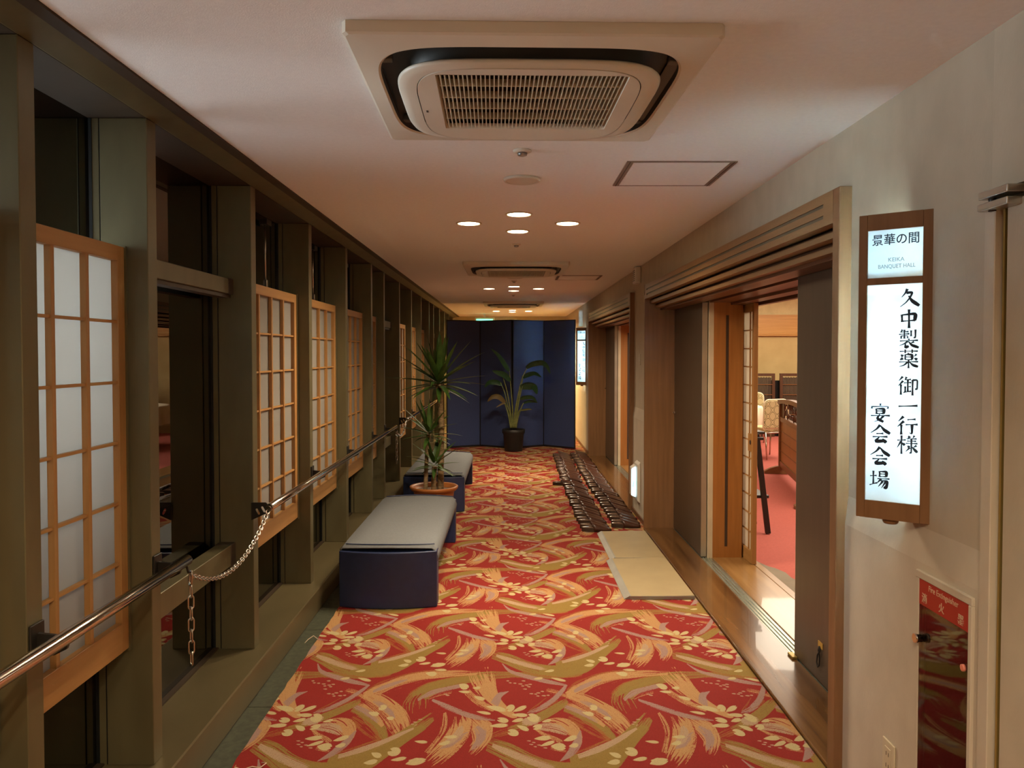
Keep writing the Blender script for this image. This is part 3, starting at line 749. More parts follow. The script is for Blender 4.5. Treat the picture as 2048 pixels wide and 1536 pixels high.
for i, (ya, yb) in enumerate(((2.69, 6.56), (7.34, 11.21))):
    tag(box('wall_right_%d' % (5 + i), MT['wallp'], XR, 1.46, ya, yb, 2.0, HC), **S_)
tag(box('wall_right_7', MT['wallp'], XR, 1.46, .90, 1.91, 1.90, HC), **S_)
for ya, yb in ((6.565, 7.335), (11.22, Y1)):
    tag(box('baseboard_right', MT['oak_hd'], 1.166, 1.178, ya, yb, 0, .045), **S_)

# flush wall door at the right edge of the photo with its pivot hinge
d3 = E('door_3', (XR, 1.4, 0), kind='structure')
MB().box(1.185, 1.23, .93, 1.842, .01, 1.865).build('door_leaf', MT['wallp'], d3, bev=.002, seg=1)
MB().box(1.172, 1.24, 1.868, 1.909, 0, 1.868).build('door_frame', MT['wallp2'], d3, bev=.002, seg=1)
MB().box(1.195, 1.24, 1.842, 1.868, 0, 1.868).build('dark_gap', MT['gasket'], d3)
MB().box(1.186, 1.194, 1.851, 1.858, 0, 1.868).build('brass_seal', MT['gold'], d3)
hg = MB().box(1.150, 1.20, 1.79, 1.905, 1.848, 1.866).build('hinge', MT['alu'], d3, bev=.003)
MB().box(1.150, 1.20, 1.79, 1.902, 1.876, 1.895).build('hinge_plate', MT['alu'], hg, bev=.003)
MB().tube([(1.170, 1.875, 1.845), (1.170, 1.875, 1.898)], .009, 12).build('hinge_pin', MT['blackmetal'], hg)

# banquet hall doorways
def doorway(i, s):
    d = E('door_%d' % i, (1.27, 4.6 + s, 0), kind='structure')
    def P(name, mat, x0, x1, y0, y1, z0, z1, par=None, **kw):
        return MB().box(x0, x1, y0 + s, y1 + s, z0, z1).build(name, MT[mat], par or d, **kw)
    P('jamb', 'oak_d', 1.147, 1.195, 2.69, 2.745, .0, 2.084, bev=.002, seg=1)
    P('jamb', 'oak_d', 1.195, 1.40, 2.695, 2.745, .0, 2.0)
    P('jamb', 'oak_d', 1.147, 1.43, 6.535, 6.56, .0, 2.0, bev=.002, seg=1)
    P('jamb', 'oak_d', 1.145, 1.195, 6.535, 6.562, 2.0, 2.086)
    # lintel face in three strips with two inlaid grooves
    P('lintel_board', 'oak_h', 1.147, 1.192, 2.745, 6.535, 2.047, 2.083)
    P('lintel_board', 'oak_h', 1.147, 1.192, 2.745, 6.535, 2.006, 2.034)
    P('lintel_board', 'oak_h', 1.147, 1.192, 2.745, 6.535, 1.965, 1.993)
    for z0, z1 in ((2.034, 2.047), (1.993, 2.006)):
        P('lintel_inlay', 'groove', 1.151, 1.19, 2.83, 6.46, z0, z1)
        P('lintel_end', 'oak_h', 1.147, 1.192, 2.745, 2.83, z0, z1)
        P('lintel_end', 'oak_h', 1.147, 1.192, 6.46, 6.535, z0, z1)
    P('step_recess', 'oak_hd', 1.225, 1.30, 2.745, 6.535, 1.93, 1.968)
    P('step_board', 'oak_h', 1.190, 1.235, 2.745, 6.535, 1.926, 1.951, bev=.0015, seg=1)
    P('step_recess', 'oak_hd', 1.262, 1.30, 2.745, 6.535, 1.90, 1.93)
    P('step_board', 'oak_h', 1.236, 1.275, 2.745, 6.535, 1.888, 1.913, bev=.0015, seg=1)
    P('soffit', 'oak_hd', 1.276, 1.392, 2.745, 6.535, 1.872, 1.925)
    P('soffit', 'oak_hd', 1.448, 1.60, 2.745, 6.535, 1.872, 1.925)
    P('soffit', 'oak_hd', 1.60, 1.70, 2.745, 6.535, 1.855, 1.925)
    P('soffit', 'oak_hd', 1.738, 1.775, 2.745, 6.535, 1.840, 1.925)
    P('head_track', 'slot', 1.392, 1.448, 2.745, 6.535, 1.90, 1.925)
    # sill
    sb = P('sill_board', 'pine', 1.1475, 1.395, 2.745, 6.535, -.005, .018, bev=.004)
    P('sill_board', 'pine_l', 1.475, 1.722, 2.60, 6.60, -.005, .018, bev=.002, seg=1)
    P('sill_board', 'pine_l', 1.726, 1.776, 2.60, 6.60, -.005, .017, bev=.002, seg=1)
    tk = P('floor_track', 'track', 1.396, 1.474, 2.745, 6.60, -.005, .012)
    for x in (1.410, 1.431, 1.452):
        P('track_rib', 'track', x, x + .006, 2.745, 5.60, .012, .017, tk)
    # steel fire door leaves
    lf = P('door_leaf', 'steel', 1.400, 1.436, 5.60, 6.534, .02, 1.874)
    P('edge_strip', 'alu', 1.399, 1.437, 5.592, 5.600, .02, 1.874, lf)
    MB().lathe([(.012, 0), (.012, .004), (.006, .006), (.006, .012), (.010, .014), (.009, .020), (.003, .022)], (0, 0, 0), 16).build('latch_knob', MT['chrome'], lf, local=True)
    kb = bpy.data.objects[[c.name for c in lf.children if c.name.startswith('latch_knob')][0]]
    kb.rotation_euler = (0, -PI / 2, 0); kb.location = Vector((1.400, 6.50 + s, 1.005)) - wloc(lf)
    lf2 = P('door_leaf', 'steel', 1.400, 1.436, 2.75, 3.745, .02, 1.886)
    P('edge_strip', 'alu', 1.401, 1.435, 3.745, 3.750, .02, 1.886, lf2)
    if i == 1:
        P('floor_catch', 'gold', 1.372, 1.399, 3.70, 3.765, .018, .030, lf2, bev=.003)
        lp = MB().tube([(1.394, 3.43, .185), (1.393, 3.425, .165), (1.392, 3.448, .14), (1.391, 3.452, .105), (1.391, 3.44, .088), (1.391, 3.425, .10), (1.392, 3.424, .135), (1.393, 3.44, .165), (1.394, 3.432, .185)], .0035, 6)
        lp.build('pull_cord', MT['string'], lf2)
        P('cord_tape', 'paint_y', 1.397, 1.400, 3.405, 3.455, .178, .205, lf2)
    # inner reveal pier with slot, and pocket edge
    pr = P('reveal_panel', 'panel', 1.478, 1.690, 5.572, 6.60, 0, 1.90)
    P('reveal_slot', 'slot', 1.565, 1.585, 5.5705, 5.5725, .10, 1.78, pr)
    P('pocket_edge', 'cream', 1.444, 1.478, 5.575, 6.60, 0, 1.90)
    P('hall_pier', 'hallwall', 1.46, 1.76, 6.60, 7.28, 0, 2.9)
    P('hall_pier', 'hallwall', 1.478, 1.70, 2.60, 3.62, 0, 1.9)
    P('head_wall', 'hallwall', 1.46, 1.776, 2.60, 6.60, 1.925, 2.9)
    return d
door1 = doorway(1, 0)
door2 = doorway(2, 4.65)

# sliding shoji just inside each hall doorway
def hall_shoji(s, lab):
    r = E('sliding_shoji', (1.716, 5.85 + s, .02), lab, 'sliding screen', 'sliding shoji inside the hall doorways')
    y0, y1 = 5.375 + s, 6.35 + s
    x0, x1 = 1.703, 1.735
    MB().box(x0, x1, y0, y0 + .036, .02, 1.856).build('stile', MT['shoji_w'], r, bev=.0015, seg=1)
    MB().box(x0, x1, y1 - .036, y1, .02, 1.856).build('stile', MT['shoji_w'], r)
    MB().box(x0, x1, y0 + .036, y1 - .036, 1.80, 1.856).build('top_rail', MT['shoji_h'], r)
    MB().box(x0, x1, y0 + .036, y1 - .036, .02, .105).build('bottom_rail', MT['shoji_h'], r)
    cols = [y0 + .036, y0 + .115, y0 + .28, y0 + .45, y0 + .62, y0 + .79, y1 - .036]
    rows = [.105 + (1.80 - .105) / 13 * j for j in range(14)]
    for c in cols[1:-1]:
        MB().box(x0 + .008, x1 - .014, c - .003, c + .003, .105, 1.80).build('lattice_bar', MT['shoji_w'], r)
    for z in rows[1:-1]:
        MB().box(x0 + .009, x1 - .015, y0 + .036, y1 - .036, z - .004, z + .004).build('lattice_bar', MT['shoji_h'], r)
    for z in range(13):
        MB().box(x1 - .014, x1 - .011, y0 + .036, y1 - .036, rows[z], rows[z + 1]).build('paper_pane', MT['paper_h'], r)
    pl = MB().box(x0 + .002, x1 - .016, y0 + .036, y0 + .115, .81, .935).build('pull_plate', MT['shoji_w'], r)
    MB().lathe([(.016, 0), (.016, .003), (.011, .003), (.011, .001)], (0, 0, 0), 16).build('finger_pull', MT['slot'], pl, local=True)
    o = pl.children[0]; o.rotation_euler = (0, -PI / 2, 0); o.location = Vector((x0 + .002, y0 + .06, .875)) - wloc(pl)
    return r
hall_shoji(0, 'sliding shoji panel inside the near hall doorway, edge toward us')
# ------------------------------------------------------------------ banquet hall seen through the doorway
HY = 14.5
tag(box('wall_hall_far', MT['hallwall'], 1.46, 9.0, HY, HY + .1, 0, 3.0), **S_)
tag(box('wall_hall_side', MT['hallwall'], 8.9, 9.0, 2.0, HY, 0, 3.0), **S_)
tag(box('wall_hall_near', MT['hallwall'], 1.46, 9.0, 1.9, 2.0, 0, 3.0), **S_)
tag(box('wall_hall_inner', MT['hallwall'], 1.46, 1.76, 11.26, HY, 0, 3.0), **S_)
tag(box('wall_hall_inner', MT['hallwall'], 1.46, 1.70, 2.0, 2.60, 0, 3.0), **S_)
tag(box('ceiling_hall', MT['hallcream'], 1.46, 9.0, 1.9, HY, 2.9, 3.0), **S_)
tb = E('trim_1', (4.8, HY - .02, 1.84), kind='structure')
box('beam_board', MT['hallwood'], 1.76, 8.9, HY - .06, HY - .001, 1.90, 2.21, tb)
box('beam_moulding', MT['hallwood'], 1.76, 8.9, HY - .075, HY - .001, 1.865, 1.899, tb, bev=.006)
box('beam_moulding', MT['hallwood'], 1.76, 8.9, HY - .068, HY - .001, 1.84, 1.864, tb)
box('beam_moulding', MT['hallwood'], 1.76, 8.9, HY - .07, HY - .001, 2.21, 2.235, tb)
tag(box('wall_hall_upper', MT['hallcream'], 1.76, 8.9, HY - .03, HY - .001, 2.236, 2.89), **S_)
hc = tag(box('hall_carpet', MT['redcar'], 1.778, 8.9, 2.0, HY, -.006, .004), 'plain red hall carpet beyond the doorway', 'carpet')
g = MB()
pg = [(1.779, 3.0), (1.97, 3.0), (1.955, 4.1), (1.93, 4.55), (1.915, 4.72), (1.90, 4.80), (1.905, 4.95), (1.88, 5.10), (1.885, 5.22), (1.85, 5.33), (1.82, 5.37), (1.779, 5.50)]
g.prism(pg, 'Z', .006, .009)
tag(g.build('floor_tape', MT['greycar']), 'grey ragged strip of underlay at the hall threshold', 'strip')

def reed_screen(x0, x1, lab):
    r = E('bamboo_screen', ((x0 + x1) / 2, 13.9, .006), lab, 'screen', 'low bamboo screens at the back of the hall')
    y0, y1 = 13.88, 13.92
    for a, b in ((x0, x0 + .05), (x1 - .05, x1)):
        MB().box(a, b, y0, y1, .006, 1.15).build('stile', MT['darkwood'], r)
    MB().box(x0 + .05, x1 - .05, y0, y1, 1.10, 1.15).build('top_rail', MT['darkwood'], r)
    MB().box(x0 + .05, x1 - .05, y0, y1, .006, .08).build('bottom_rail', MT['darkwood'], r)
    for z in (.40, .76, .945):
        MB().box(x0 + .05, x1 - .05, y0 - .004, y0 + .010, z, z + .012).build('cross_bar', MT['brownwood'], r)
    n = int((x1 - x0 - .1) / .016); first = None
    for i in range(n):
        x = x0 + .055 + i * .016
        if first is None:
            first = MB().box(x, x + .011, y0 + .012, y0 + .024, .08, 1.10 - .02).build('reed', MT['reed'], r)
        else:
            o = first.copy(); COL.objects.link(o); o.location = Vector(first.location) + Vector((i * .016, 0, (-.004 if i % 3 else .006)))
    return r
reed_screen(3.62, 4.79, 'bamboo reed screen left of the black gap, back of the hall')
reed_screen(4.88, 5.75, 'bamboo reed screen right of the black gap, back of the hall')
tag(box('gap_dark_sheet', MT['gasket'], 4.70, 4.98, 13.98, 14.0, .006, 1.02), 'black sheet added to darken the gap between the bamboo screens', 'board')  # sheet added behind the reeds so their gap reads dark
# ------------------------------------------------------------------ banquet table and chairs
tbl = E('banquet_table', (3.30, 12.08, .006), 'round banquet table under white cloth beyond the sliding shoji', 'table')
MB().lathe([(.62, .66), (.62, .685)], (3.30, 12.08, 0), 40).build('table_top', MT['darkwood'], tbl)
MB().lathe([(.06, .02), (.06, .66)], (3.30, 12.08, 0), 16).build('pedestal', MT['blackmetal'], tbl)
MB().lathe([(.34, .006), (.32, .03), (.07, .05)], (3.30, 12.08, 0), 24).build('base', MT['blackmetal'], tbl)
cl = MB(); rows = []
for k, (rad, z, amp) in enumerate(((.02, .6915, 0), (.55, .6915, 0), (.635, .690, .0), (.645, .672, .004), (.66, .56, .018), (.675, .40, .032))):
    rows.append([(3.30 + (rad + amp * math.sin(a * 2 * PI / 96 * 13)) * math.cos(a * 2 * PI / 96), 12.08 + (rad + amp * math.sin(a * 2 * PI / 96 * 13)) * math.sin(a * 2 * PI / 96), z) for a in range(97)])
cl.sheet(rows)
tag(cl.build('tablecloth', MT['cloth'], fix=False), 'white cloth draped over the banquet table', 'tablecloth')

def hall_chair(loc, rz, lab):
    r = E('banquet_chair', loc, lab, 'chair', 'ogee patterned banquet chairs', rz=rz)
    # local: back at y=0 facing -y is the rear, seat extends to +y
    def rr(w0, w1, z0, z1, rad):
        pts = [(-w0, z0), (w0, z0)]
        for a in range(0, 91, 18): pts.append((w1 - rad + rad * math.cos(math.radians(a)), z1 - rad + rad * math.sin(math.radians(a))))
        for a in range(90, 181, 18): pts.append((-w1 + rad + rad * math.cos(math.radians(a)), z1 - rad + rad * math.sin(math.radians(a))))
        return pts
    bk = MB().prism(rr(.205, .19, .44, .83, .07), 'Y', -.02, .03).build('backrest', MT['ogee'], r, local=True, bev=.008)
    prof = rr(.212, .198, .43, .842, .075)
    MB().tube([(p[0], .005, p[1]) for p in prof], .012, 8, closed=True).build('back_rim', MT['chairw'], bk, local=True)
    MB().prism(rr(.20, .205, .0, .42, .05), 'Z', .385, .445).build('seat', MT['ogee'], r, local=True, bev=.012)
    fr = MB()
    for sx in (-1, 1):
        for y, ty in ((-.02, -.07), (.38, .42)):
            MB().tube([(sx * .19, y, .385), (sx * .20, ty, 0)], .011, 8).build('leg', MT['chain'], r, local=True)
    for sx in (-1, 1):
        MB().tube([(sx * .19, -.02, .375), (sx * .19, .38, .375)], .010, 8).build('seat_rail', MT['chain'], r, local=True)
    MB().tube([(-.19, -.02, .375), (.19, -.02, .375)], .010, 8).build('seat_rail', MT['chain'], r, local=True)
    return r
hall_chair((3.80, 10.95, .006), .30, 'patterned chair with its back to us, left of the wooden partition')
hall_chair((4.08, 12.98, .006), PI - .45, 'cream patterned chair on the far side of the cloth-covered table')
c3 = hall_chair((3.15, 10.45, .006), .10, 'chair mostly hidden behind the sliding shoji, chrome leg showing')

# wooden tsuitate partition with carved openwork
ts = E('wooden_partition', (3.2, 8.6, .006), 'low brown wooden partition with carved openwork top on the hall carpet', 'partition', rz=0)
def tsl(t): return Vector((3.40 - .26 * t, 9.62 - 1.3 * t, 0))   # left end to right end
u = Vector((-.26, -1.3, 0)).normalized(); nn = Vector((u.y, -u.x, 0))
def tbox(name, mat, s0, s1, z0, z1, th=.03, par=None, off=0):
    p0 = Vector((3.40, 9.62, 0)); m = MB()
    a, b = p0 + u * s0, p0 + u * s1
    q = [a + nn * (off - th / 2), b + nn * (off - th / 2), b + nn * (off + th / 2), a + nn * (off + th / 2)]
    m.prism([(v.x, v.y) for v in q], 'Z', z0, z1)
    return m.build(name, MT[mat], par or ts)
for s0 in (0, 2.26):
    tbox('post', 'brownwood', s0, s0 + .06, .03, .92, .06)
p0 = Vector((3.40, 9.62, 0))
tr = MB()
rowsT = []
for k in range(17):
    t = k / 16; s0 = -.03 + t * 2.36; zz = .925 + .05 * math.sin(PI * t)
    c = p0 + u * s0
    rowsT.append([tuple(c + nn * .04 + Vector((0, 0, zz))), tuple(c - nn * .04 + Vector((0, 0, zz))), tuple(c - nn * .04 + Vector((0, 0, zz - .05))), tuple(c + nn * .04 + Vector((0, 0, zz - .05))), tuple(c + nn * .04 + Vector((0, 0, zz)))])
tr.sheet(rowsT, smooth=False); tr.build('top_rail', MT['brownwood'], ts)
tbox('mid_rail', 'brownwood', .06, 2.26, .665, .72, .045)
tbox('bottom_rail', 'brownwood', .06, 2.26, .10, .17, .045)
tbox('carved_panel', 'darkwood', .06, .28, .72, .89, .014)
tbox('carved_panel', 'darkwood', 2.0, 2.26, .72, .91, .014)
# openwork leaves between the carved ends
rc = random.Random(5)
for k in range(38):
    s = .30 + rc.random() * 1.66; z = .745 + rc.random() * .15
    c = p0 + u * s; a = rc.random() * PI; L_ = .05 + rc.random() * .04; m = MB()
    pts = [c + u * (math.cos(a) * L_ * t) + Vector((0, 0, z + math.sin(a) * L_ * t)) for t in (-.6, -.2, .2, .6)]
    m.tube([tuple(p) for p in pts], [.004, .014, .014, .004], 6); m.build('carved_leaf', MT['darkwood'], ts)
for k in range(4):
    tbox('wood_panel', 'brownpanel', .06, 2.26, .17 + k * .1237, .17 + (k + 1) * .1237 - .004, .014)
    if k: tbox('batten', 'brownwood', .06, 2.26, .166 + k * .1237, .174 + k * .1237, .026)
for s0 in (.03, 2.29):
    c = p0 + u * s0; m = MB()
    q = [(-.20, .006), (.20, .006), (.20, .035), (.13, .075), (.05, .10), (-.05, .10), (-.13, .075), (-.20, .035)]
    vs = [c + nn * a + u * -.04 + Vector((0, 0, z)) for a, z in q] + [c + nn * a + u * .04 + Vector((0, 0, z)) for a, z in q]
    n = len(q)
    m.add(vs, [tuple(range(n)), tuple(range(2 * n - 1, n - 1, -1))] + [(i, n + i, n + (i + 1) % n, (i + 1) % n) for i in range(n)])
    m.build('foot', MT['brownwood'], ts)

# black wooden high chair
hcz = E('high_chair', (1.97, 6.5, .006), 'black wooden high chair just inside the hall, half hidden by the sliding shoji', 'high chair')
for y in (6.36, 6.72):
    pass
def bar(name, a, b, r=.017, mat='blackwood', w=None):
    m = MB(); a, b = Vector(a), Vector(b)
    t = (b - a).normalized(); s = Vector((0, 1, 0)); x = t.cross(s).normalized()
    hw, hd = w or (.021, .016)
    vs = []
    for p in (a, b):
        vs += [p + x * hw + s * hd, p - x * hw + s * hd, p - x * hw - s * hd, p + x * hw - s * hd]
    m.add(vs, [(0, 1, 2, 3), (7, 6, 5, 4), (0, 4, 5, 1), (1, 5, 6, 2), (2, 6, 7, 3), (3, 7, 4, 0)])
    return m.build(name, MT[mat], hcz, bev=.003, seg=1)
for y in (6.36, 6.72):
    bar('leg', (2.147, y, .010), (2.045, y, .84))
    bar('leg', (1.80, y, .010), (1.955, y, .86))
    bar('arm_rest', (1.86, y, .80), (2.10, y, .80), w=(.012, .02))
def hbox(name, x0, x1, z0, z1, mat='blackwood'): return box(name, MT[mat], x0, x1, 6.378, 6.702, z0, z1, hcz, bev=.003, seg=1)
hbox('foot_rest', 2.02, 2.16, .30, .325)
hbox('seat', 1.86, 2.06, .47, .50)
hbox('tray', 1.99, 2.12, .835, .855)
hbox('back_slat', 1.925, 1.945, .62, .80)

# ------------------------------------------------------------------ air conditioners
def sq(n, a, b, e):
    """superellipse outline points"""
    o = []
    for i in range(n):
        t = 2 * PI * i / n; c, s = math.cos(t), math.sin(t)
        o.append((a * math.copysign(abs(c) ** (2 / e), c), b * math.copysign(abs(s) ** (2 / e), s)))
    return o
def ac_unit(loc, rz, lab):
    r = E('air_conditioner', loc, lab, 'air conditioner', 'ceiling cassette air conditioners', rz=rz)
    n = 96; hs = .462
    ring = sq(n, .412, .40, 5)
    def sqr(p):                                       # project onto the square border
        k = hs / max(abs(p[0]), abs(p[1])); return (p[0] * k, p[1] * k)
    pl = MB(); rows = []
    out = [sqr(p) for p in ring]
    for pts, z in ((out, 0.0115), (out, -.016), ([(p[0] * .985, p[1] * .985) for p in out], -.020), (ring, -.026), ([(p[0] * .985, p[1] * .985) for p in ring], -.022)):
        q = [(p[0], p[1], z) for p in pts]; rows.append(q + [q[0]])
    pl.sheet(rows, smooth=False)
    pl.build('outer_panel', MT['acw'], r, local=True)
    ca = MB()                                          # dark channel
    rows = []
    for k, z in ((.985, -.022), (.975, .011), (.80, .011), (.78, -.028)):
        q = [(p[0] * k, p[1] * k, z) for p in ring]; rows.append(q + [q[0]])
    ca.sheet(rows); ca.build('air_slot', MT['acd'], r, local=True, fix=False)
    face = sq(n, .365, .352, 4.6); fm = MB(); rows = []
    for k, z in ((.90, -.030), (.985, -.033), (1.0, -.039), (.985, -.046), (.93, -.050)):
        q = [(p[0] * k, p[1] * k, z) for p in face]; rows.append(q + [q[0]])
    gx0, gx1, gy0, gy1 = -.252, .262, -.285, .20
    def onrect(p, a0, a1, b0, b1):
        cx_, cy_ = (a0 + a1) / 2, (b0 + b1) / 2; hx, hy = (a1 - a0) / 2, (b1 - b0) / 2
        k = 1 / max(abs(p[0]) / hx, abs(p[1]) / hy) if max(abs(p[0]), abs(p[1])) > 0 else 1
        return (cx_ + p[0] * k, cy_ + p[1] * k)
    dx, dy = (.29, .315)
    inner = [(p[0] * .86, p[1] * .93) for p in face]
    q = [(p[0], p[1], -.0515) for p in inner]; rows.append(q + [q[0]])
    fm.sheet(rows); fp = fm.build('face_panel', MT['acw'], r, local=True, fix=False)
    fm = MB(); rows = []
    for pts, z in (([(p[0] * .994, p[1] * .994) for p in inner], -.046), ([(p[0] * .992, p[1] * .992) for p in inner], -.0522)):
        q = [(p[0], p[1], z) for p in pts]; rows.append(q + [q[0]])
    q = [(*onrect(p, gx0, gx1, gy0, gy1), -.053) for p in inner]; rows.append(q + [q[0]])
    q = [(*onrect(p, gx0 + .006, gx1 - .006, gy0 + .006, gy1 - .006), -.036) for p in inner]; rows.append(q + [q[0]])
    fm.sheet(rows, smooth=False); fm.build('intake_frame', MT['acw'], r, local=True, fix=False)
    MB().box(gx0, gx1, gy0, gy1, -.026, -.022).build('filter', MT['acfilt'], r, local=True)
    gr = MB().box(gx0 + .006, gx1 - .006, gy0 + .006, gy0 + .010, -.050, -.034).build('grille', MT['acg'], r, local=True)
    ns = 42; first = None
    for i in range(ns):
        x = gx0 + .012 + i * (gx1 - gx0 - .024) / (ns - 1)
        if first is None:
            first = MB().box(x - .0016, x + .0016, gy0 + .008, gy1 - .008, -.051, -.033).build('grille_slat', MT['acg'], gr, local=True)
        else:
            o = first.copy(); COL.objects.link(o); o.location = (i * (gx1 - gx0 - .024) / (ns - 1), 0, 0)
    for i in range(1, 5):
        y = gy0 + i * (gy1 - gy0) / 5
        MB().box(gx0 + .006, gx1 - .006, y - .0025, y + .0025, -.049, -.030).build('grille_bar', MT['acg'], gr, local=True)
    # louvers in the slot
    for a, b, L_, v in ((0, -.378, .28, 0), (0, .378, .28, 0), (-.389, 0, .25, 1), (.389, 0, .25, 1)):
        m = MB()
        if v == 0:
            s = 1 if b > 0 else -1
            m.prism([(b - .014, .0), (b + .012 * s, -.010), (b + .014 * s, -.006), (b - .010, .006)], 'X', -L_, L_)
        else:
            s = 1 if a > 0 else -1
            m.prism([(a - .016 * 1, .002), (a + .010 * s, -.010), (a + .013 * s, -.006), (a - .012, .008)], 'Y', -L_, L_)
        m.build('louver', MT['aclouv'], r, local=True)
    for a, b in ((-.295, -.372), (.295, -.372), (-.382, -.265), (.382, -.265), (-.295, .372), (.295, .372), (-.382, .265), (.382, .265)):
        MB().box(a - .018, a + .018, b - .014, b + .014, -.012, .010).build('slot_rib', MT['aclouv'], r, local=True, bev=.004)
    MB().box(-.300, -.294, .015, .032, -.0532, -.050).build('status_mark', MT['acd'], fp, local=True)
    # fine joints across the corners of the panel
    return r
ac = ac_unit((.05, 2.325, HC - .012), math.radians(1.3), 'large white ceiling cassette air conditioner nearest the camera')
copy_tree(ac, (.058, 7.10, HC - .012), 'ceiling cassette air conditioner between the first and second downlight clusters', 0)
copy_tree(ac, (.06, 12.1, HC - .012), 'farthest ceiling cassette air conditioner, in front of the folding screen top', 0)

# ------------------------------------------------------------------ ceiling lamps
def downlight(loc, lab, grp):
    r = E('downlight', loc, lab, 'downlight', grp)
    MB().lathe([(.066, .004), (.068, -.006), (.076, -.006), (.079, -.002), (.079, .004)], (0, 0, 0), 32).build('trim_ring', MT['cream'], r, local=True)
    MB().lathe([(.064, -.0005), (.064, -.004), (.050, -.006)], (0, 0, 0), 32).build('lens', MT['lens'], r, local=True)
    d = bpy.data.lights.new('lamp', 'SPOT'); d.energy = LAMP_W; d.color = LAMP_C
    d.spot_size = math.radians(162); d.spot_blend = .7; d.shadow_soft_size = .055
    o = bpy.data.objects.new('lamp', d); COL.objects.link(o); o.parent = r; o.location = (0, 0, -.012)
    return r
pos = {'left': (-.30, 0), 'near': (0, -.303), 'far': (0, .303), 'right': (.30, 0)}
end_lamp = None
first = None
for k, (yc, word) in enumerate(((4.705, 'first'), (9.39, 'second'), (14.28, 'third'), (.02, 'overhead'), (-4.4, 'rear'))):
    for nme, (dx, dy) in pos.items():
        l = 'round warm downlight, %s one of the %s diamond of four on the ceiling' % (nme, word)
        p = (.053 + dx, yc + dy, HC)
        if first is None:
            first = downlight(p, l, 'warm downlights in diamonds of four')
            end_lamp = [c for c in first.children if c.type == 'LIGHT'][0].data.copy(); end_lamp.energy = LAMP_W * 3; end_lamp.color = (1, .68, .28)
        else:
            q = copy_tree(first, p, l)
            if k == 2:                                  # the end of the corridor is lit more strongly and yellower
                for ch in q.children:
                    if ch.type == 'LIGHT':
                        ch.data = end_lamp
def dead_light(y, lab):
    r = E('recessed_light', (.057, y, HC), lab, 'ceiling light', 'unlit silver recessed lights')
    MB().lathe([(.070, -.010), (.073, -.013), (.082, -.011), (.087, .001)], (0, 0, 0), 40).build('trim_ring', MT['acw'], r, local=True)
    rf = MB(); rows = []
    for rad, z in ((.0705, -.0105), (.062, -.005), (.045, -.0015), (.02, -.001), (.002, -.001)):
        rows.append([(rad * math.cos(2 * PI * i / 40), rad * math.sin(2 * PI * i / 40), z) for i in range(41)])
    rf.sheet(rows).build('reflector', MT['silver'], r, local=True, fix=False)
    MB().lathe([(.020, -.001), (.018, -.004), (.006, -.005)], (0, 0, 0), 24).build('bulb', MT['white'], r, local=True)
    return r
dead_light(3.525, 'unlit silver recessed light in front of the nearest air conditioner')
dead_light(8.0, 'unlit recessed light behind the second air conditioner')
def small_disc(y, R, lab, name='smoke_detector', cat='detector'):
    r = E(name, (.05, y, HC), lab, cat, 'small round ceiling fittings')
    MB().lathe([(R, .002), (R, -.004), (R * .75, -.010)], (0, 0, 0), 28).build('base', MT['acw'], r, local=True)
    MB().lathe([(R * .55, -.010), (R * .5, -.020), (R * .2, -.024)], (0, 0, 0), 24).build('sensor', MT['silver'], r, local=True)
small_disc(3.034, .036, 'small round ceiling fitting between the nearest air conditioner and unlit light', 'ceiling_fitting', 'ceiling fitting')
small_disc(5.60, .032, 'small dark ceiling detector behind the first lit diamond')
small_disc(8.40, .032, 'small ceiling detector before the second lit diamond')
small_disc(10.35, .032, 'small ceiling detector after the second lit diamond')
def hatch(y, lab):
    r = E('ceiling_hatch', (.714, y, HC), lab, 'hatch', 'ceiling access hatches')
    MB().box(-.20, .20, -.215, .215, -.004, .0).build('hatch_panel', MT['ceil'], r, local=True)
    for a, b in ((-.228, -.202), (.202, .228)):
        f = MB().box(a, b, -.226, .226, -.005, .001).build('frame_side', MT['frame_br'], r, local=True)
        MB().box((a + b) / 2 - .002, (a + b) / 2 + .002, -.226, .226, -.0058, -.005).build('seam', MT['slot'], f, local=True)
    for a, b in ((-.226, -.217), (.217, .226)):
        MB().box(-.202, .202, a, b, -.005, .001).build('frame_end', MT['frame_br'], r, local=True)
    MB().lathe([(.010, -.005), (.008, -.008)], (.215, .05, 0), 12).build('latch', MT['chrome'], r, local=True)
hatch(3.424, 'square ceiling access hatch right of the nearest air conditioner')
hatch(8.04, 'square ceiling access hatch beside the second air conditioner')
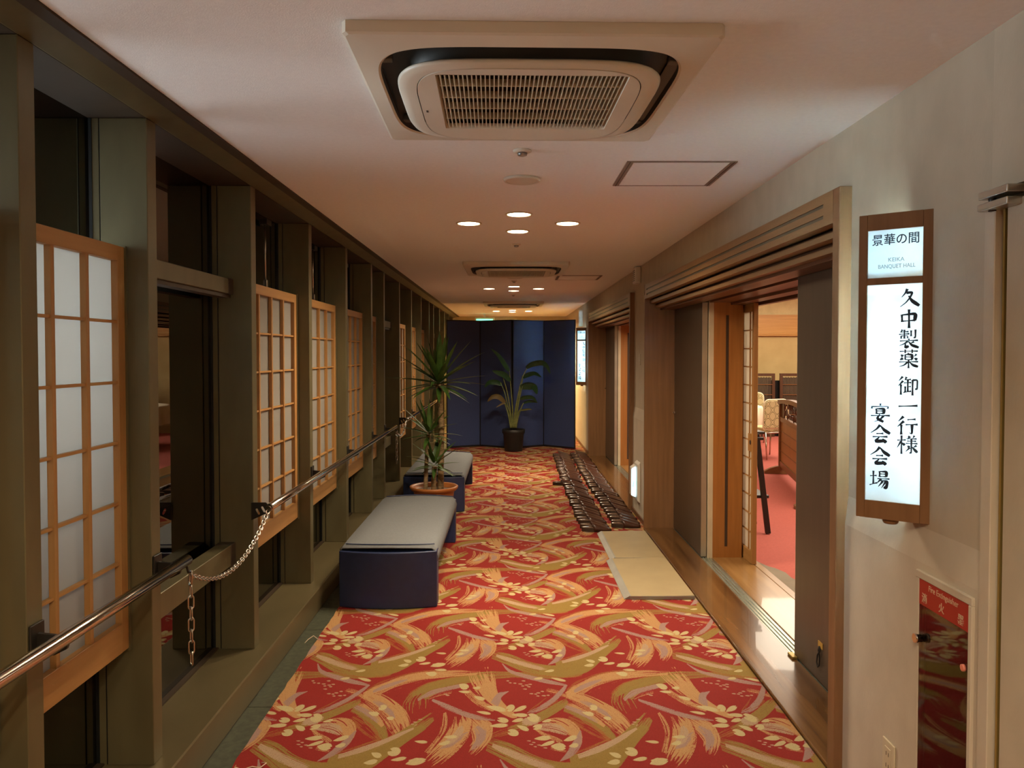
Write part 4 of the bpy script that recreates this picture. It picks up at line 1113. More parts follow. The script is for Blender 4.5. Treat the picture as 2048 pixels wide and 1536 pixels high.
# ------------------------------------------------------------------ lit signs
def sign(loc, lab):
    a = math.atan2(-.12, .155)
    r = E('light_sign', loc, lab, 'sign', 'lit wedge signs beside the hall doorways', rz=a)
    Hh = .892; w = .098
    def B(name, mat, x0, x1, y0, y1, z0, z1, par=None, **kw):
        return MB().box(x0, x1, y0, y1, z0, z1).build(name, MT[mat], par or r, local=True, **kw)
    B('frame_stile', 'signw', -w, -w + .024, 0, .014, 0, Hh, bev=.0015, seg=1)
    B('frame_stile', 'signw', w - .026, w, 0, .014, 0, Hh, bev=.0015, seg=1)
    B('frame_rail', 'signw', -w + .024, w - .026, 0, .014, 0, .052)
    B('frame_rail', 'signw', -w + .024, w - .026, 0, .014, Hh - .047, Hh)
    B('frame_rail', 'signw', -w + .024, w - .026, .001, .014, .686, .706)
    tri = [(-w + .001, .0085), (w - .001, .0085), (.0245, .094)]
    MB().prism(tri, 'Z', 0, .012).build('bottom_cap', MT['signw'], r, local=True)
    p1 = B('sign_face', 'acrylic', -w + .022, w - .024, .006, .009, .052, .686)
    p2 = B('title_face', 'acrylic', -w + .022, w - .024, .006, .009, .706, Hh - .045)
    MB().prism(tri, 'Z', Hh - .012, Hh).build('top_cap', MT['signw'], r, local=True)
    # translucent far side, from the outer edge back to the wall
    L_, W_ = Vector((-w + .002, .012)), Vector((.0245, .094))
    dd = (W_ - L_).normalized(); n2 = Vector((-dd.y, dd.x)) * .003
    MB().prism([tuple(L_), tuple(W_), tuple(W_ - n2), tuple(L_ - n2)], 'Z', .012, Hh - .012).build('side_face', MT['acrylic_c'], r, local=True)
    R_ = Vector((w - .0005, .009)); d3_ = (R_ - W_).normalized(); n3 = Vector((-d3_.y, d3_.x)) * .004
    n3 = n3 if n3.y < 0 else -n3
    MB().prism([tuple(W_), tuple(R_), tuple(R_ + n3), tuple(W_ + n3)], 'Z', 0, Hh).build('back_panel', MT['signw'], r, local=True)
    MB().tube([(-.030, .036, .30), (-.030, .036, .66)], .011, 12).build('fluorescent_tube', MT['tube'], r, local=True)
    MB().lathe([(.018, -.016), (.022, -.010), (.022, 0)], (-.01, .035, 0), 20).build('cable_gland', MT['signw'], r, local=True)
    # lettering, laid on the faces
    base = Matrix(((1, 0, 0, 0), (0, 0, -1, 0), (0, 1, 0, 0), (0, 0, 0, 1)))   # text x->x, y->z, normal -> -y
    def T(t, x, z, s, mat='ink', par=p1, sx=1.0, off=0.0):
        text_mesh(t, s, MT[mat], par, Matrix.Translation((x, .0052, z)) @ base, 'lettering', sx=sx, off=off)
    T('景華の間', .000, .826 - .012, .0345, 'ink', p2, .92, .0003)
    T('KEIKA', .002, .757, .016, 'ink_l', p2)
    T('BANQUET HALL', .003, .738, .0165, 'ink_l', p2, .82)
    for ch, z in zip('久中製薬御一行様', (.645, .585, .527, .470, .392, .335, .278, .222)):
        BRUSH(ch, .038, z, .056, p1)
    for ch, z in zip('宴会会場', (.311, .249, .184, .115)):
        BRUSH(ch, -.035, z, .056, p1)
    return r

# brush-written characters: strokes in a 100 x 100 box, y down, drawn as tapering ribbons
GLY = {
 '久': ['40,4 32,24 14,46', '36,24 64,22 54,48 34,74 8,95', '46,40 62,66 96,92'],
 '中': ['16,28 18,66', '16,30 80,24 76,60', '18,62 78,58', '49,2 50,98'],
 '製': ['20,2 12,14', '10,14 48,12', '4,26 52,23', '29,2 29,48', '14,34 14,48', '14,34 44,32 44,46', '60,6 60,36', '80,2 80,44 72,42', '50,48 50,56', '8,60 92,57', '46,60 30,74 6,84', '34,70 34,94 50,86', '74,64 58,72', '48,62 64,82 96,94'],
 '薬': ['8,12 92,10', '34,2 34,20', '66,2 66,20', '50,20 44,28', '34,28 34,54', '34,28 66,28 66,54', '34,40 66,40', '34,54 66,54', '14,28 24,38', '10,56 24,46', '86,26 76,38', '76,46 90,54', '6,66 94,64', '50,54 50,98', '46,66 30,82 8,90', '54,66 70,82 94,90'],
 '御': ['24,2 6,24', '26,24 4,50', '16,42 16,96', '42,4 34,20', '36,18 62,16', '30,34 64,32', '48,18 48,80', '48,54 62,52', '36,52 36,82', '28,84 64,76', '70,18 70,98', '70,20 92,18 91,66 82,64'],
 '一': ['6,54 40,52 94,48'],
 '行': ['30,4 6,30', '32,28 2,58', '20,46 20,98', '48,20 86,16', '40,46 96,42', '70,46 70,92 58,86'],
 '様': ['2,28 42,24', '22,2 22,98', '20,32 2,66', '24,40 38,52', '54,2 60,14', '82,0 74,14', '46,18 92,16', '48,30 90,28', '42,42 96,40', '68,16 68,92 60,88', '50,54 60,62', '62,62 42,84', '92,50 76,62', '70,58 96,86'],
 '宴': ['50,0 50,12', '10,16 8,28', '10,18 90,14 84,26', '30,28 32,56', '30,29 68,27 66,54', '32,40 66,39', '32,54 66,52', '4,66 96,62', '48,56 34,80 66,96', '66,64 48,86 20,97'],
 '会': ['50,2 34,24 4,46', '50,4 70,28 98,46', '32,48 66,46', '14,66 86,62', '46,66 26,90 74,84', '62,74 80,94'],
 '場': ['4,34 36,30', '20,6 20,74', '2,82 38,68', '50,6 50,36', '50,8 84,6 82,34', '52,20 82,19', '50,34 82,32', '40,46 98,43', '58,46 36,72', '54,56 90,54 82,92 70,88', '66,58 44,88', '80,58 60,94'],
}
def BRUSH(ch, x, z, size, par):
    m = MB()
    for st in GLY[ch]:
        P = [tuple(float(q) for q in s.split(',')) for s in st.split()]
        P = [Vector((x + (q[0] - 50) / 100 * size, z + (50 - q[1]) / 100 * size)) for q in P]
        # resample
        pts = []
        for i in range(len(P) - 1):
            for k in range(6): pts.append(P[i].lerp(P[i + 1], k / 6))
        pts.append(P[-1])
        for _ in range(2):
            pts = [pts[0]] + [(pts[i - 1] + pts[i] * 2 + pts[i + 1]) / 4 for i in range(1, len(pts) - 1)] + [pts[-1]]
        n = len(pts); d0 = P[-1] - P[0]
        horiz = abs(d0.x) > 2.2 * abs(d0.y)
        wv = size * (.072 if horiz else .108) * min(1.1, (9 / max(4, len(GLY[ch]))) ** .32)
        rows = []
        for i, p in enumerate(pts):
            t = i / (n - 1)
            a = pts[max(i - 1, 0)]; b = pts[min(i + 1, n - 1)]; dv = (b - a).normalized()
            q = Vector((-dv.y, dv.x))
            if horiz: w = wv * (1.0 - .5 * math.sin(PI * t) + .5 * t * t)
            elif d0.x < -abs(d0.y) * .25: w = wv * (1.25 - 1.0 * t)          # left-falling, thins out
            elif d0.x > abs(d0.y) * .4: w = wv * (.55 + 1.0 * math.sin(PI * min(1, t * .85)) ** 1.2 * (.4 + t))
            else: w = wv * (1.1 - .35 * math.sin(PI * t))
            w /= 2
            rows.append([(p.x + q.x * w, .0052, p.y + q.y * w), (p.x - q.x * w, .0052, p.y - q.y * w)])
        k = len(m.v)
        for r_ in rows: m.v += r_
        for r_ in rows: m.v += [(v[0], .0058, v[2]) for v in r_]
        o = 2 * n
        for i in range(n - 1):
            m.f.append((k + 2 * i, k + 2 * i + 1, k + 2 * i + 3, k + 2 * i + 2)); m.sm.append(False)
    m.build('lettering', MT['ink'], par, local=True, fix=False)
s1 = sign((1.1125, 2.23, 1.016), 'lit wedge sign with dark calligraphy in a brown wooden frame on the right wall')
copy_tree(s1, (1.115, 11.96, 1.016), 'distant lit wedge sign at the right end of the blue folding screen')

# ------------------------------------------------------------------ fire extinguisher box in the wall
fx = E('extinguisher_cabinet', (1.19, 2.065, .03), 'recessed fire extinguisher cabinet with red header plate and smoked door', 'cabinet')
fy0, fy1 = 1.945, 2.192
for q in ((fy0 - .012, fy1 + .012, .860, .882), ):
    MB().box(1.170, 1.185, *q).build('frame_rail', MT['wallp2'], fx, bev=.002, seg=1)
MB().box(1.170, 1.19, fy0 - .012, fy0 + .004, .03, .860).build('frame_stile', MT['wallp2'], fx, bev=.002, seg=1)
MB().box(1.172, 1.19, fy1 - .004, fy1 + .006, .03, .860).build('frame_stile', MT['wallp2'], fx, bev=.002, seg=1)
gd = MB().box(1.174, 1.178, fy0 + .004, fy1 - .004, .035, .786).build('smoked_door', MT['glass_b'], fx)
hp = MB().box(1.1735, 1.178, fy0 + .004, fy1 - .004, .787, .860).build('header_plate', MT['red'], fx)
# text reads along -Y (from far to near), up +Z, facing -X
tb_ = Matrix(((0, 0, -1, 0), (-1, 0, 0, 0), (0, 1, 0, 0), (0, 0, 0, 1)))
def WT(t, y, z, s, par, sx=1.0, off=0.0):
    o = text_mesh(t, s, MT['letter'], par, Matrix.Translation(Vector((1.1731, y, z)) - wloc(par)) @ tb_, 'lettering', sx=sx, off=off)
    return o
WT('Fire Extinguisher', 2.068, .843, .0235, hp, .90)
for c, y in zip('消火器', (2.160, 2.075, 1.985)):
    WT(c, y, .807, .029, hp, .95, .0004)
MB().lathe([(.011, 0), (.011, .010), (.013, .012), (.013, .020)], (0, 0, 0), 16).build('door_knob', MT['chrome'], gd, local=True)
ob = gd.children[0]; ob.rotation_euler = (0, -PI / 2, 0); ob.location = Vector((1.174, 2.176, .690)) - wloc(gd)
MB().lathe([(.009, 0), (.009, .006), (.007, .007)], (0, 0, 0), 16).build('pink_sticker', MT['pinkdot'], gd, local=True)
ob = gd.children[1]; ob.rotation_euler = (0, -PI / 2, 0); ob.location = Vector((1.174, 1.968, .690)) - wloc(gd)
ex = E('fire_extinguisher', (1.262, 2.055, .031), 'red fire extinguisher standing behind the smoked cabinet door', 'extinguisher')
MB().lathe([(.060, .031), (.066, .040), (.066, .40), (.060, .435), (.030, .465), (.020, .475)], (1.262, 2.055, 0), 28).build('cylinder', MT['extred'], ex)
MB().lathe([(.018, .475), (.018, .505), (.010, .51)], (1.262, 2.055, 0), 16).build('valve', MT['blackmetal'], ex)
MB().box(1.252, 1.272, 2.035, 2.135, .51, .522).build('lever', MT['blackmetal'], ex, bev=.003)
MB().box(1.252, 1.272, 2.035, 2.125, .488, .498).build('lever', MT['blackmetal'], ex, bev=.003)
MB().tube([(1.262, 2.04, .49), (1.235, 2.0, .50), (1.205, 1.982, .44), (1.196, 1.98, .32), (1.196, 1.985, .20), (1.20, 1.99, .14)], .010, 8).build('hose', MT['rubber'], ex)

# wall outlet
wo = E('wall_outlet', (1.178, 2.352, .19), 'cream wall outlet plate low on the right wall', 'outlet')
MB().box(1.1715, 1.178, 2.316, 2.390, .185, .302).build('plate', MT['cream'], wo, bev=.003)
MB().box(1.1695, 1.172, 2.335, 2.371, .205, .282).build('socket', MT['cream'], wo, bev=.0015, seg=1)
for z in (.225, .262):
    for y in (2.346, 2.360):
        MB().box(1.169, 1.1697, y - .0012, y + .0012, z - .006, z + .006).build('slot', MT['slot'], wo)

# low exit light, switch, ceiling level box on the wall between the doorways
lx = E('exit_light', (1.178, 7.04, .15), 'low white guidance light with glowing panel on the wall between doorways', 'exit light')
MB().prism([(1.150, .50), (1.178, .525), (1.178, .150), (1.150, .175)], 'Y', 6.90, 7.09).build('housing', MT['white'], lx, bev=.006)
hb = MB().prism([(1.112, .46), (1.152, .49), (1.152, .185), (1.112, .21)], 'Y', 6.99, 7.10).build('lamp_box', MT['white'], lx, bev=.004)
MB().prism([(1.110, .455), (1.146, .475), (1.146, .20), (1.110, .215)], 'Y', 6.978, 6.990).build('lit_panel', MT['exitw'], lx)
MB().prism([(1.120, .32), (1.134, .365), (1.136, .34), (1.128, .285), (1.118, .29)], 'Y', 6.9765, 6.978).build('pictogram', MT['exitg'], lx)
sw = E('wall_switch', (1.19, 7.02, 1.38), 'small pale wall switch between the two hall doorways', 'switch')
MB().box(1.184, 1.19, 6.99, 7.05, 1.40, 1.50).build('plate', MT['wallp2'], sw, bev=.002)
MB().box(1.181, 1.185, 7.008, 7.032, 1.43, 1.47).build('rocker', MT['white'], sw, bev=.0015, seg=1)
eb = E('wall_speaker', (1.17, 7.02, 2.13), 'white box mounted under the ceiling between the doorways', 'speaker')
MB().box(1.135, 1.19, 6.98, 7.12, 2.14, 2.29).build('case', MT['white'], eb, bev=.010)
for k in range(6):
    MB().box(1.1335, 1.136, 7.0, 7.10, 2.165 + k * .018, 2.171 + k * .018).build('speaker_slit', MT['acd'], eb)
eb2 = E('wall_speaker', (1.17, 12.6, 2.0), 'slim white box high on the wall above the distant sign', 'speaker')
MB().box(1.13, 1.19, 12.55, 12.70, 1.95, 2.22).build('case', MT['white'], eb2, bev=.008)
MB().box(1.1285, 1.131, 12.57, 12.68, 2.0, 2.17).build('speaker_slit', MT['cream'], eb2)
xs = E('exit_sign', (-.50, 15.5, 2.05), 'green lit exit sign hanging beyond the folding screen', 'sign')
MB().box(-.70, -.30, 15.46, 15.54, 2.03, 2.235).build('case', MT['white'], xs, bev=.01)
MB().box(-.665, -.335, 15.452, 15.46, 2.06, 2.20).build('lit_panel', MT['exitg'], xs)
MB().box(-.52, -.48, 15.48, 15.52, 2.235, HC).build('hanger', MT['white'], xs)

# ------------------------------------------------------------------ folding screen
fs = E('folding_screen', (.03, 12.3, .004), 'tall dark blue four-panel folding screen closing off the corridor', 'folding screen')
pts = [(-1.0, 12.20), (-.475, 12.47), (.045, 12.16), (.555, 12.47), (1.035, 12.085)]
for i in range(4):
    a, b = Vector(pts[i]), Vector(pts[i + 1]); t = (b - a).normalized(); nrm = Vector((t.y, -t.x)) * .011
    a2, b2 = a + t * .003, b - t * .003
    def quad(a_, b_, k): return [tuple(a_ + nrm * k), tuple(b_ + nrm * k), tuple(b_ - nrm * k), tuple(a_ - nrm * k)]
    p = MB().prism(quad(a2 + t * .012, b2 - t * .012, .8), 'Z', .03, 2.025).build('panel', MT['by_navy'], fs)
    MB().prism(quad(a2, a2 + t * .012, 1), 'Z', .004, 2.04).build('border', MT['by_black'], p)
    MB().prism(quad(b2 - t * .012, b2, 1), 'Z', .004, 2.04).build('border', MT['by_black'], p)
    MB().prism(quad(a2 + t * .012, b2 - t * .012, 1), 'Z', 2.022, 2.04).build('border', MT['by_black'], p)
    MB().prism(quad(a2 + t * .012, b2 - t * .012, 1), 'Z', .004, .032).build('border', MT['by_black'], p)

# ------------------------------------------------------------------ benches
def bench(yn, lab):
    r = E('bench', (-.718, yn + .83, .004), lab, 'bench', 'low blue-grey benches along the window wall')
    x0, x1 = -1.008, -.428; L_ = 1.64
    def slab(name, ya, s):
        n = 14; poly = []
        for i in range(n + 1):
            t = i / n; poly.append((x0 + (x1 - x0) * t, ya - s * .050 * (1 - (2 * t - 1) ** 2) ))
        poly += [(x1, ya + s * .10), (x0, ya + s * .10)]
        return MB().prism(poly, 'Z', .004, .338, smooth=True).build(name, MT['navy'], r, bev=.008, seg=3)
    slab('end_slab', yn, 1); slab('end_slab', yn + L_, -1)
    # upholstered top
    m = MB(); rows = []
    N_ = 26
    for i in range(N_ + 1):
        t = i / N_; y = yn + .012 + t * (L_ - .024)
        e = min(t, 1 - t) * 2
        z = .352 + .012 * min(1, e * 5)
        prof = [(x0 + .012, .338), (x0 + .002, .345), (x0 + .02, z + .002), (x0 + .14, z + .010), ((x0 + x1) / 2, z + .014), (x1 - .14, z + .010), (x1 - .03, z + .002), (x1 - .004, z - .018), (x1 + .006, z - .05), (x1 + .004, .275), (x1 - .012, .262), (x1 - .05, .262)]
        yo = -.045 if t == 0 else (.045 if t == 1 else 0)
        rows.append([(x, y + (yo * (1 - ((x - x0) / (x1 - x0) * 2 - 1) ** 2) if x <= x1 else 0), zz) for x, zz in prof])
    m.sheet(rows)
    top = m.build('seat_top', MT['grey'], r, fix=True)
    q = top.modifiers.new('solid', 'SOLIDIFY'); q.thickness = .006; q.offset = -1
    MB().box(x0 + .004, x1 - .004, yn + .10, yn + L_ - .10, .255, .342).build('seat_base', MT['navy'], r)
    n = 14
    for yy, s in ((yn + .055, -1), (yn + L_ - .055, 1)):
        MB().tube([(x0 + .03 + (x1 - x0 - .05) * t / n, yy + s * .042 * (1 - (2 * t / n - 1) ** 2), .3655 + .006 * math.sin(PI * t / n)) for t in range(n + 1)], .0035, 6).build('seam', MT['navy'], r)
    return r
bench(4.52, 'blue-grey upholstered bench nearest the camera, in front of the yucca')
bench(7.27, 'blue-grey upholstered bench behind the potted yucca')

# ------------------------------------------------------------------ potted yucca
yu = E('potted_yucca', (-.665, 6.75, .004), 'tall potted yucca with three trunks in terracotta pot between benches', 'potted plant')
yx, yy = -.665, 6.75
MB().lathe([(.125, .004), (.135, .012), (.178, .29), (.180, .30), (.196, .305), (.211, .322), (.213, .338), (.206, .343), (.190, .338), (.178, .325), (.165, .30)], (yx, yy, 0), 40).build('pot', MT['terra'], yu)
MB().lathe([(.176, .290), (.17, .302), (.09, .308), (.01, .306)], (yx, yy, 0), 28).build('soil', MT['soil'], yu)
trunks = [([(yx + .055, yy + .02, .29), (yx + .06, yy + .02, .55), (yx + .066, yy + .015, .85), (yx + .055, yy + .01, 1.08), (yx + .045, yy + .0, 1.24)], [.030, .027, .025, .025, .030]),
          ([(yx - .072, yy - .02, .29), (yx - .066, yy - .02, .50), (yx - .055, yy - .02, .68), (yx - .040, yy - .02, .80)], [.020, .018, .017, .020]),
          ([(yx + .002, yy - .06, .29), (yx + .006, yy - .06, .42), (yx + .012, yy - .06, .52)], [.024, .022, .024])]
for p, rr_ in trunks:
    q = []; q2 = []
    for i in range(len(p) - 1):
        for k in range(7):
            t = k / 7; q.append(Vector(p[i]).lerp(Vector(p[i + 1]), t)); q2.append((rr_[i] * (1 - t) + rr_[i + 1] * t) * (1 + .05 * math.sin(k * 2.9 + i)))
    q.append(Vector(p[-1])); q2.append(rr_[-1])
    MB().tube(q, q2, 12).build('trunk', MT['trunk'], yu)
def blade(base, az, el, L_, w, droop, par, mat='leaf', seg=8, name='leaf'):
    d = Vector((math.cos(az) * math.cos(el), math.sin(az) * math.cos(el), math.sin(el)))
    side = Vector((-math.sin(az), math.cos(az), 0)); p = Vector(base); rows = []
    for i in range(seg + 1):
        t = i / seg
        ww = w * min(1, .45 + t * 2.2) * (1 - t ** 2.6) + .0008
        up = side.cross(d).normalized(); up = up if up.z > 0 else -up
        rows.append([tuple(p + side * ww / 2 + up * ww * .16), tuple(p), tuple(p - side * ww / 2 + up * ww * .16)])
        d = (d + Vector((0, 0, -droop / seg))).normalized(); p = p + d * L_ / seg
    m = MB().sheet(rows)
    return m.build(name, MT[mat], par, fix=False)
def rosette(c, n, L0, L1, w, seed, emin, emax, drp):
    rd = random.Random(seed)
    for i in range(n):
        t = i / (n - 1)
        az = i * 2.399963 + rd.uniform(-.2, .2)
        el = math.radians(emin + (emax - emin) * t ** 1.5 + rd.uniform(-8, 8))
        L_ = (L0 + (L1 - L0) * math.sin(PI * min(1, .25 + .75 * (1 - t)))) * rd.uniform(.85, 1.08)
        b = (c[0] + math.cos(az) * .02, c[1] + math.sin(az) * .02, c[2] - .05 + .09 * t)
        blade(b, az, el, L_, w * rd.uniform(.85, 1.1), drp * (1 - t * .7) * rd.uniform(.5, 1.3), yu)
rosette((yx + .045, yy, 1.25), 42, .30, .46, .054, 4, -14, 84, .45)
rosette((yx - .040, yy - .02, .81), 24, .20, .29, .044, 9, -8, 80, .5)
rosette((yx + .012, yy - .06, .54), 22, .18, .27, .042, 14, -8, 78, .6)
MB().lathe([(.018, -.001), (.018, .001)], (0, 0, 0), 20).build('paper_tag', MT['tag'], yu, local=True)
o = [c for c in yu.children if c.name.startswith('paper_tag')][0]
o.rotation_euler = (PI / 2, 0, .3); o.location = (.118, -.02, 1.175); o.scale = (1.5, 1.5, 1)
MB().tube([(yx + .06, yy - .01, 1.21), (yx + .10, yy - .025, 1.215), (yx + .115, yy - .02, 1.20)], .002, 6).build('tag_string', MT['thread'], yu)

# ------------------------------------------------------------------ broad leaved plant in black pot
sp = E('potted_strelitzia', (.062, 11.86, .004), 'broad-leaved plant in black pot standing before the folding screen', 'potted plant')
sx_, sy_ = .062, 11.86
MB().lathe([(.130, .004), (.138, .02), (.158, .26), (.178, .29), (.180, .338), (.172, .342), (.162, .335), (.155, .31)], (sx_, sy_, 0), 36).build('pot', MT['potb'], sp)
MB().lathe([(.156, .30), (.15, .312), (.01, .316)], (sx_, sy_, 0), 24).build('soil', MT['soil'], sp)
def sp_pt(cx_, cy_, dy=0): return Vector((sx_ + (cx_ - 470) * .00112, sy_ + dy, (1490 - cy_) * .00113))
def catm(P, n):
    out = []
    for i in range(len(P) - 1):
        p0, p1, p2, p3 = P[max(i - 1, 0)], P[i], P[i + 1], P[min(i + 2, len(P) - 1)]
        for k in range(n):
            t = k / n
            out.append(.5 * ((2 * p1) + (p2 - p0) * t + (2 * p0 - 5 * p1 + 4 * p2 - p3) * t * t + (3 * p1 - p0 - 3 * p2 + p3) * t ** 3))
    out.append(P[-1]); return out
leaves = [  # stalk points, blade points, width, depth at tip, tilt
 ([(462, 1170), (455, 900), (432, 600), (412, 390)], [(412, 390), (350, 290), (265, 170), (165, 92)], .085, -.10, 'leaf2'),
 ([(450, 1170), (420, 900), (375, 650), (322, 470)], [(430, 520), (350, 430), (260, 400), (180, 385)], .11, -.12, 'leaf2'),
 ([(440, 1170), (405, 950), (350, 700), (290, 555)], [(310, 575), (230, 530), (130, 540), (70, 620)], .10, .05, 'leaf2'),
 ([(480, 1170), (510, 850), (580, 520), (650, 360)], [(640, 345), (720, 285), (850, 262), (925, 320), (968, 425)], .105, -.16, 'leaf2'),
 ([(486, 1170), (530, 800), (585, 560), (600, 490)], [(580, 480), (660, 430), (760, 412), (852, 475)], .095, -.02, 'leaf2'),
 ([(492, 1170), (530, 880), (570, 680), (590, 600)], [(560, 600), (660, 565), (750, 590), (785, 700)], .150, -.20, 'leaf2'),
 ([(470, 1170), (490, 950), (520, 800), (550, 750)], [(540, 770), (640, 735), (730, 745), (790, 815)], .085, -.06, 'leaf2'),
 ([(500, 1170), (540, 1000), (585, 880), (610, 830)], [(605, 830), (680, 800), (750, 805), (805, 828)], .060, .03, 'leaf2'),
 ([(506, 1170), (520, 1050), (540, 950), (560, 920)], [(550, 925), (620, 912), (680, 905), (722, 912)], .040, -.10, 'stem'),
 ([(430, 1170), (400, 1000), (360, 870), (330, 810)], [(355, 820), (270, 730), (180, 735), (112, 810)], .095, -.05, 'leafdry'),
 ([(446, 1170), (430, 1000), (395, 900), (350, 830)], [(355, 828), (310, 835), (270, 860), (230, 885)], .030, -.08, 'leafdry')]
for st, bl, w, dp, mt in leaves:
    q = catm([sp_pt(*p, dy=dp * i / 6) for i, p in enumerate(st)], 5)
    n = len(q); MB().tube(q, [.013 - .007 * i / n for i in range(n)], 7).build('stalk', MT['stem'], sp)
    c = catm([sp_pt(*p, dy=dp * (.5 + .5 * i / (len(bl) - 1))) for i, p in enumerate(bl)], 5); n = len(c); rows = []
    for i, p in enumerate(c):
        t = i / (n - 1); d = (c[min(i + 1, n - 1)] - c[max(i - 1, 0)]).normalized()
        s = d.cross(Vector((0, 1, 0))).normalized(); s = (s * .8 + Vector((0, -1, 0)) * .6).normalized()
        ww = w * math.sin(PI * (.06 + .93 * t) ** .8) ** .8
        rows.append([tuple(p + s * ww / 2 - Vector((0, 0, ww * .22))), tuple(p + s * ww / 4 - Vector((0, 0, ww * .05))), tuple(p), tuple(p - s * ww / 4 - Vector((0, 0, ww * .05))), tuple(p - s * ww / 2 - Vector((0, 0, ww * .22)))])
    MB().sheet(rows).build('leaf', MT[mt], sp, fix=False)

# ------------------------------------------------------------------ handrails and chains
XH, ZH, RH = -1.10, .797, .0185
def rail(y0, y1, brs, lab, start_plate):
    r = E('handrail', (XH, (y0 + y1) / 2, ZH), lab, 'handrail', 'chrome handrails along the window wall')
    MB().tube([(XH, y0, ZH), (XH, y0 + .004, ZH)] + [(XH, y0 + (y1 - y0) * t / 6, ZH) for t in range(1, 6)] + [(XH, y1 - .004, ZH), (XH, y1, ZH)], [RH * .8, RH] + [RH] * 5 + [RH, RH * .8], 20).build('rail', MT['chrome'], r)
    for yb in brs:
        b = MB().box(-1.1795, -1.172, yb + .004, yb + FT - .004, ZH - .055, ZH + .035).build('bracket', MT['blackmetal'], r, bev=.003)
        yc = yb + FT / 2
        MB().prism([(-1.172, ZH - .045), (-1.172, ZH + .01), (-1.125, ZH + .005), (-1.095, ZH - .016), (-1.10, ZH - .03), (-1.13, ZH - .045)], 'Y', yc - .005, yc + .005).build('bracket_arm', MT['blackmetal'], b)
    if start_plate is not None:                     # plate with two slots at the chain end
        yb = start_plate; yc = yb - .012
        out = [(-1.185, ZH + .022), (-1.118, ZH + .022), (-1.096, ZH + .0), (-1.10, ZH - .022), (-1.185, ZH - .060)]
        sl = []
        def slot(cx_, cz_):
            pts = []
            a = math.radians(-62)
            ax, az = math.cos(a), math.sin(a); px, pz = -az, ax
            for k in range(7):
                th_ = PI / 2 - PI * k / 6; pts.append((cx_ + ax * .010 + (ax * math.cos(th_) + px * math.sin(th_)) * .0055, cz_ + az * .010 + (az * math.cos(th_) + pz * math.sin(th_)) * .0055))
            for k in range(7):
                th_ = -PI / 2 - PI * k / 6; pts.append((cx_ - ax * .010 + (ax * math.cos(th_) + px * math.sin(th_)) * .0055, cz_ - az * .010 + (az * math.cos(th_) + pz * math.sin(th_)) * .0055))
            return pts
        bm = bmesh.new(); edges = []
        for loop in (out, slot(-1.155, ZH - .020), slot(-1.130, ZH - .010)):
            vs = [bm.verts.new((p[0], 0, p[1])) for p in loop]
            for i in range(len(vs)): edges.append(bm.edges.new((vs[i], vs[(i + 1) % len(vs)])))
        bmesh.ops.triangle_fill(bm, use_beauty=True, use_dissolve=False, edges=edges)
        m = MB(); bm.verts.index_update()
        m.add([v.co + Vector((0, yc, 0)) for v in bm.verts], [[v.index for v in f.verts] for f in bm.faces]); bm.free()
        m.build('slotted_plate', MT['blackmetal'], r, solid=.005)
        MB().tube([(XH - .002, yc - .008, ZH - .004), (XH - .002, yc - .020, ZH - .004)], .013, 14).build('end_pin', MT['chrome'], r)
    return r
rail(-1.6, 2.615, [-.19, .85, 1.865, 2.522], 'chrome handrail nearest the camera, ending beside the first glass bay', None)
rail(3.515, 7.45, [4.545, 5.56, 6.575, 7.235], 'long chrome handrail in front of the three wide shoji screens', 3.53)
rail(8.235, 12.0, [9.265, 10.28, 11.295], 'dark far handrail behind the yucca', 8.25)

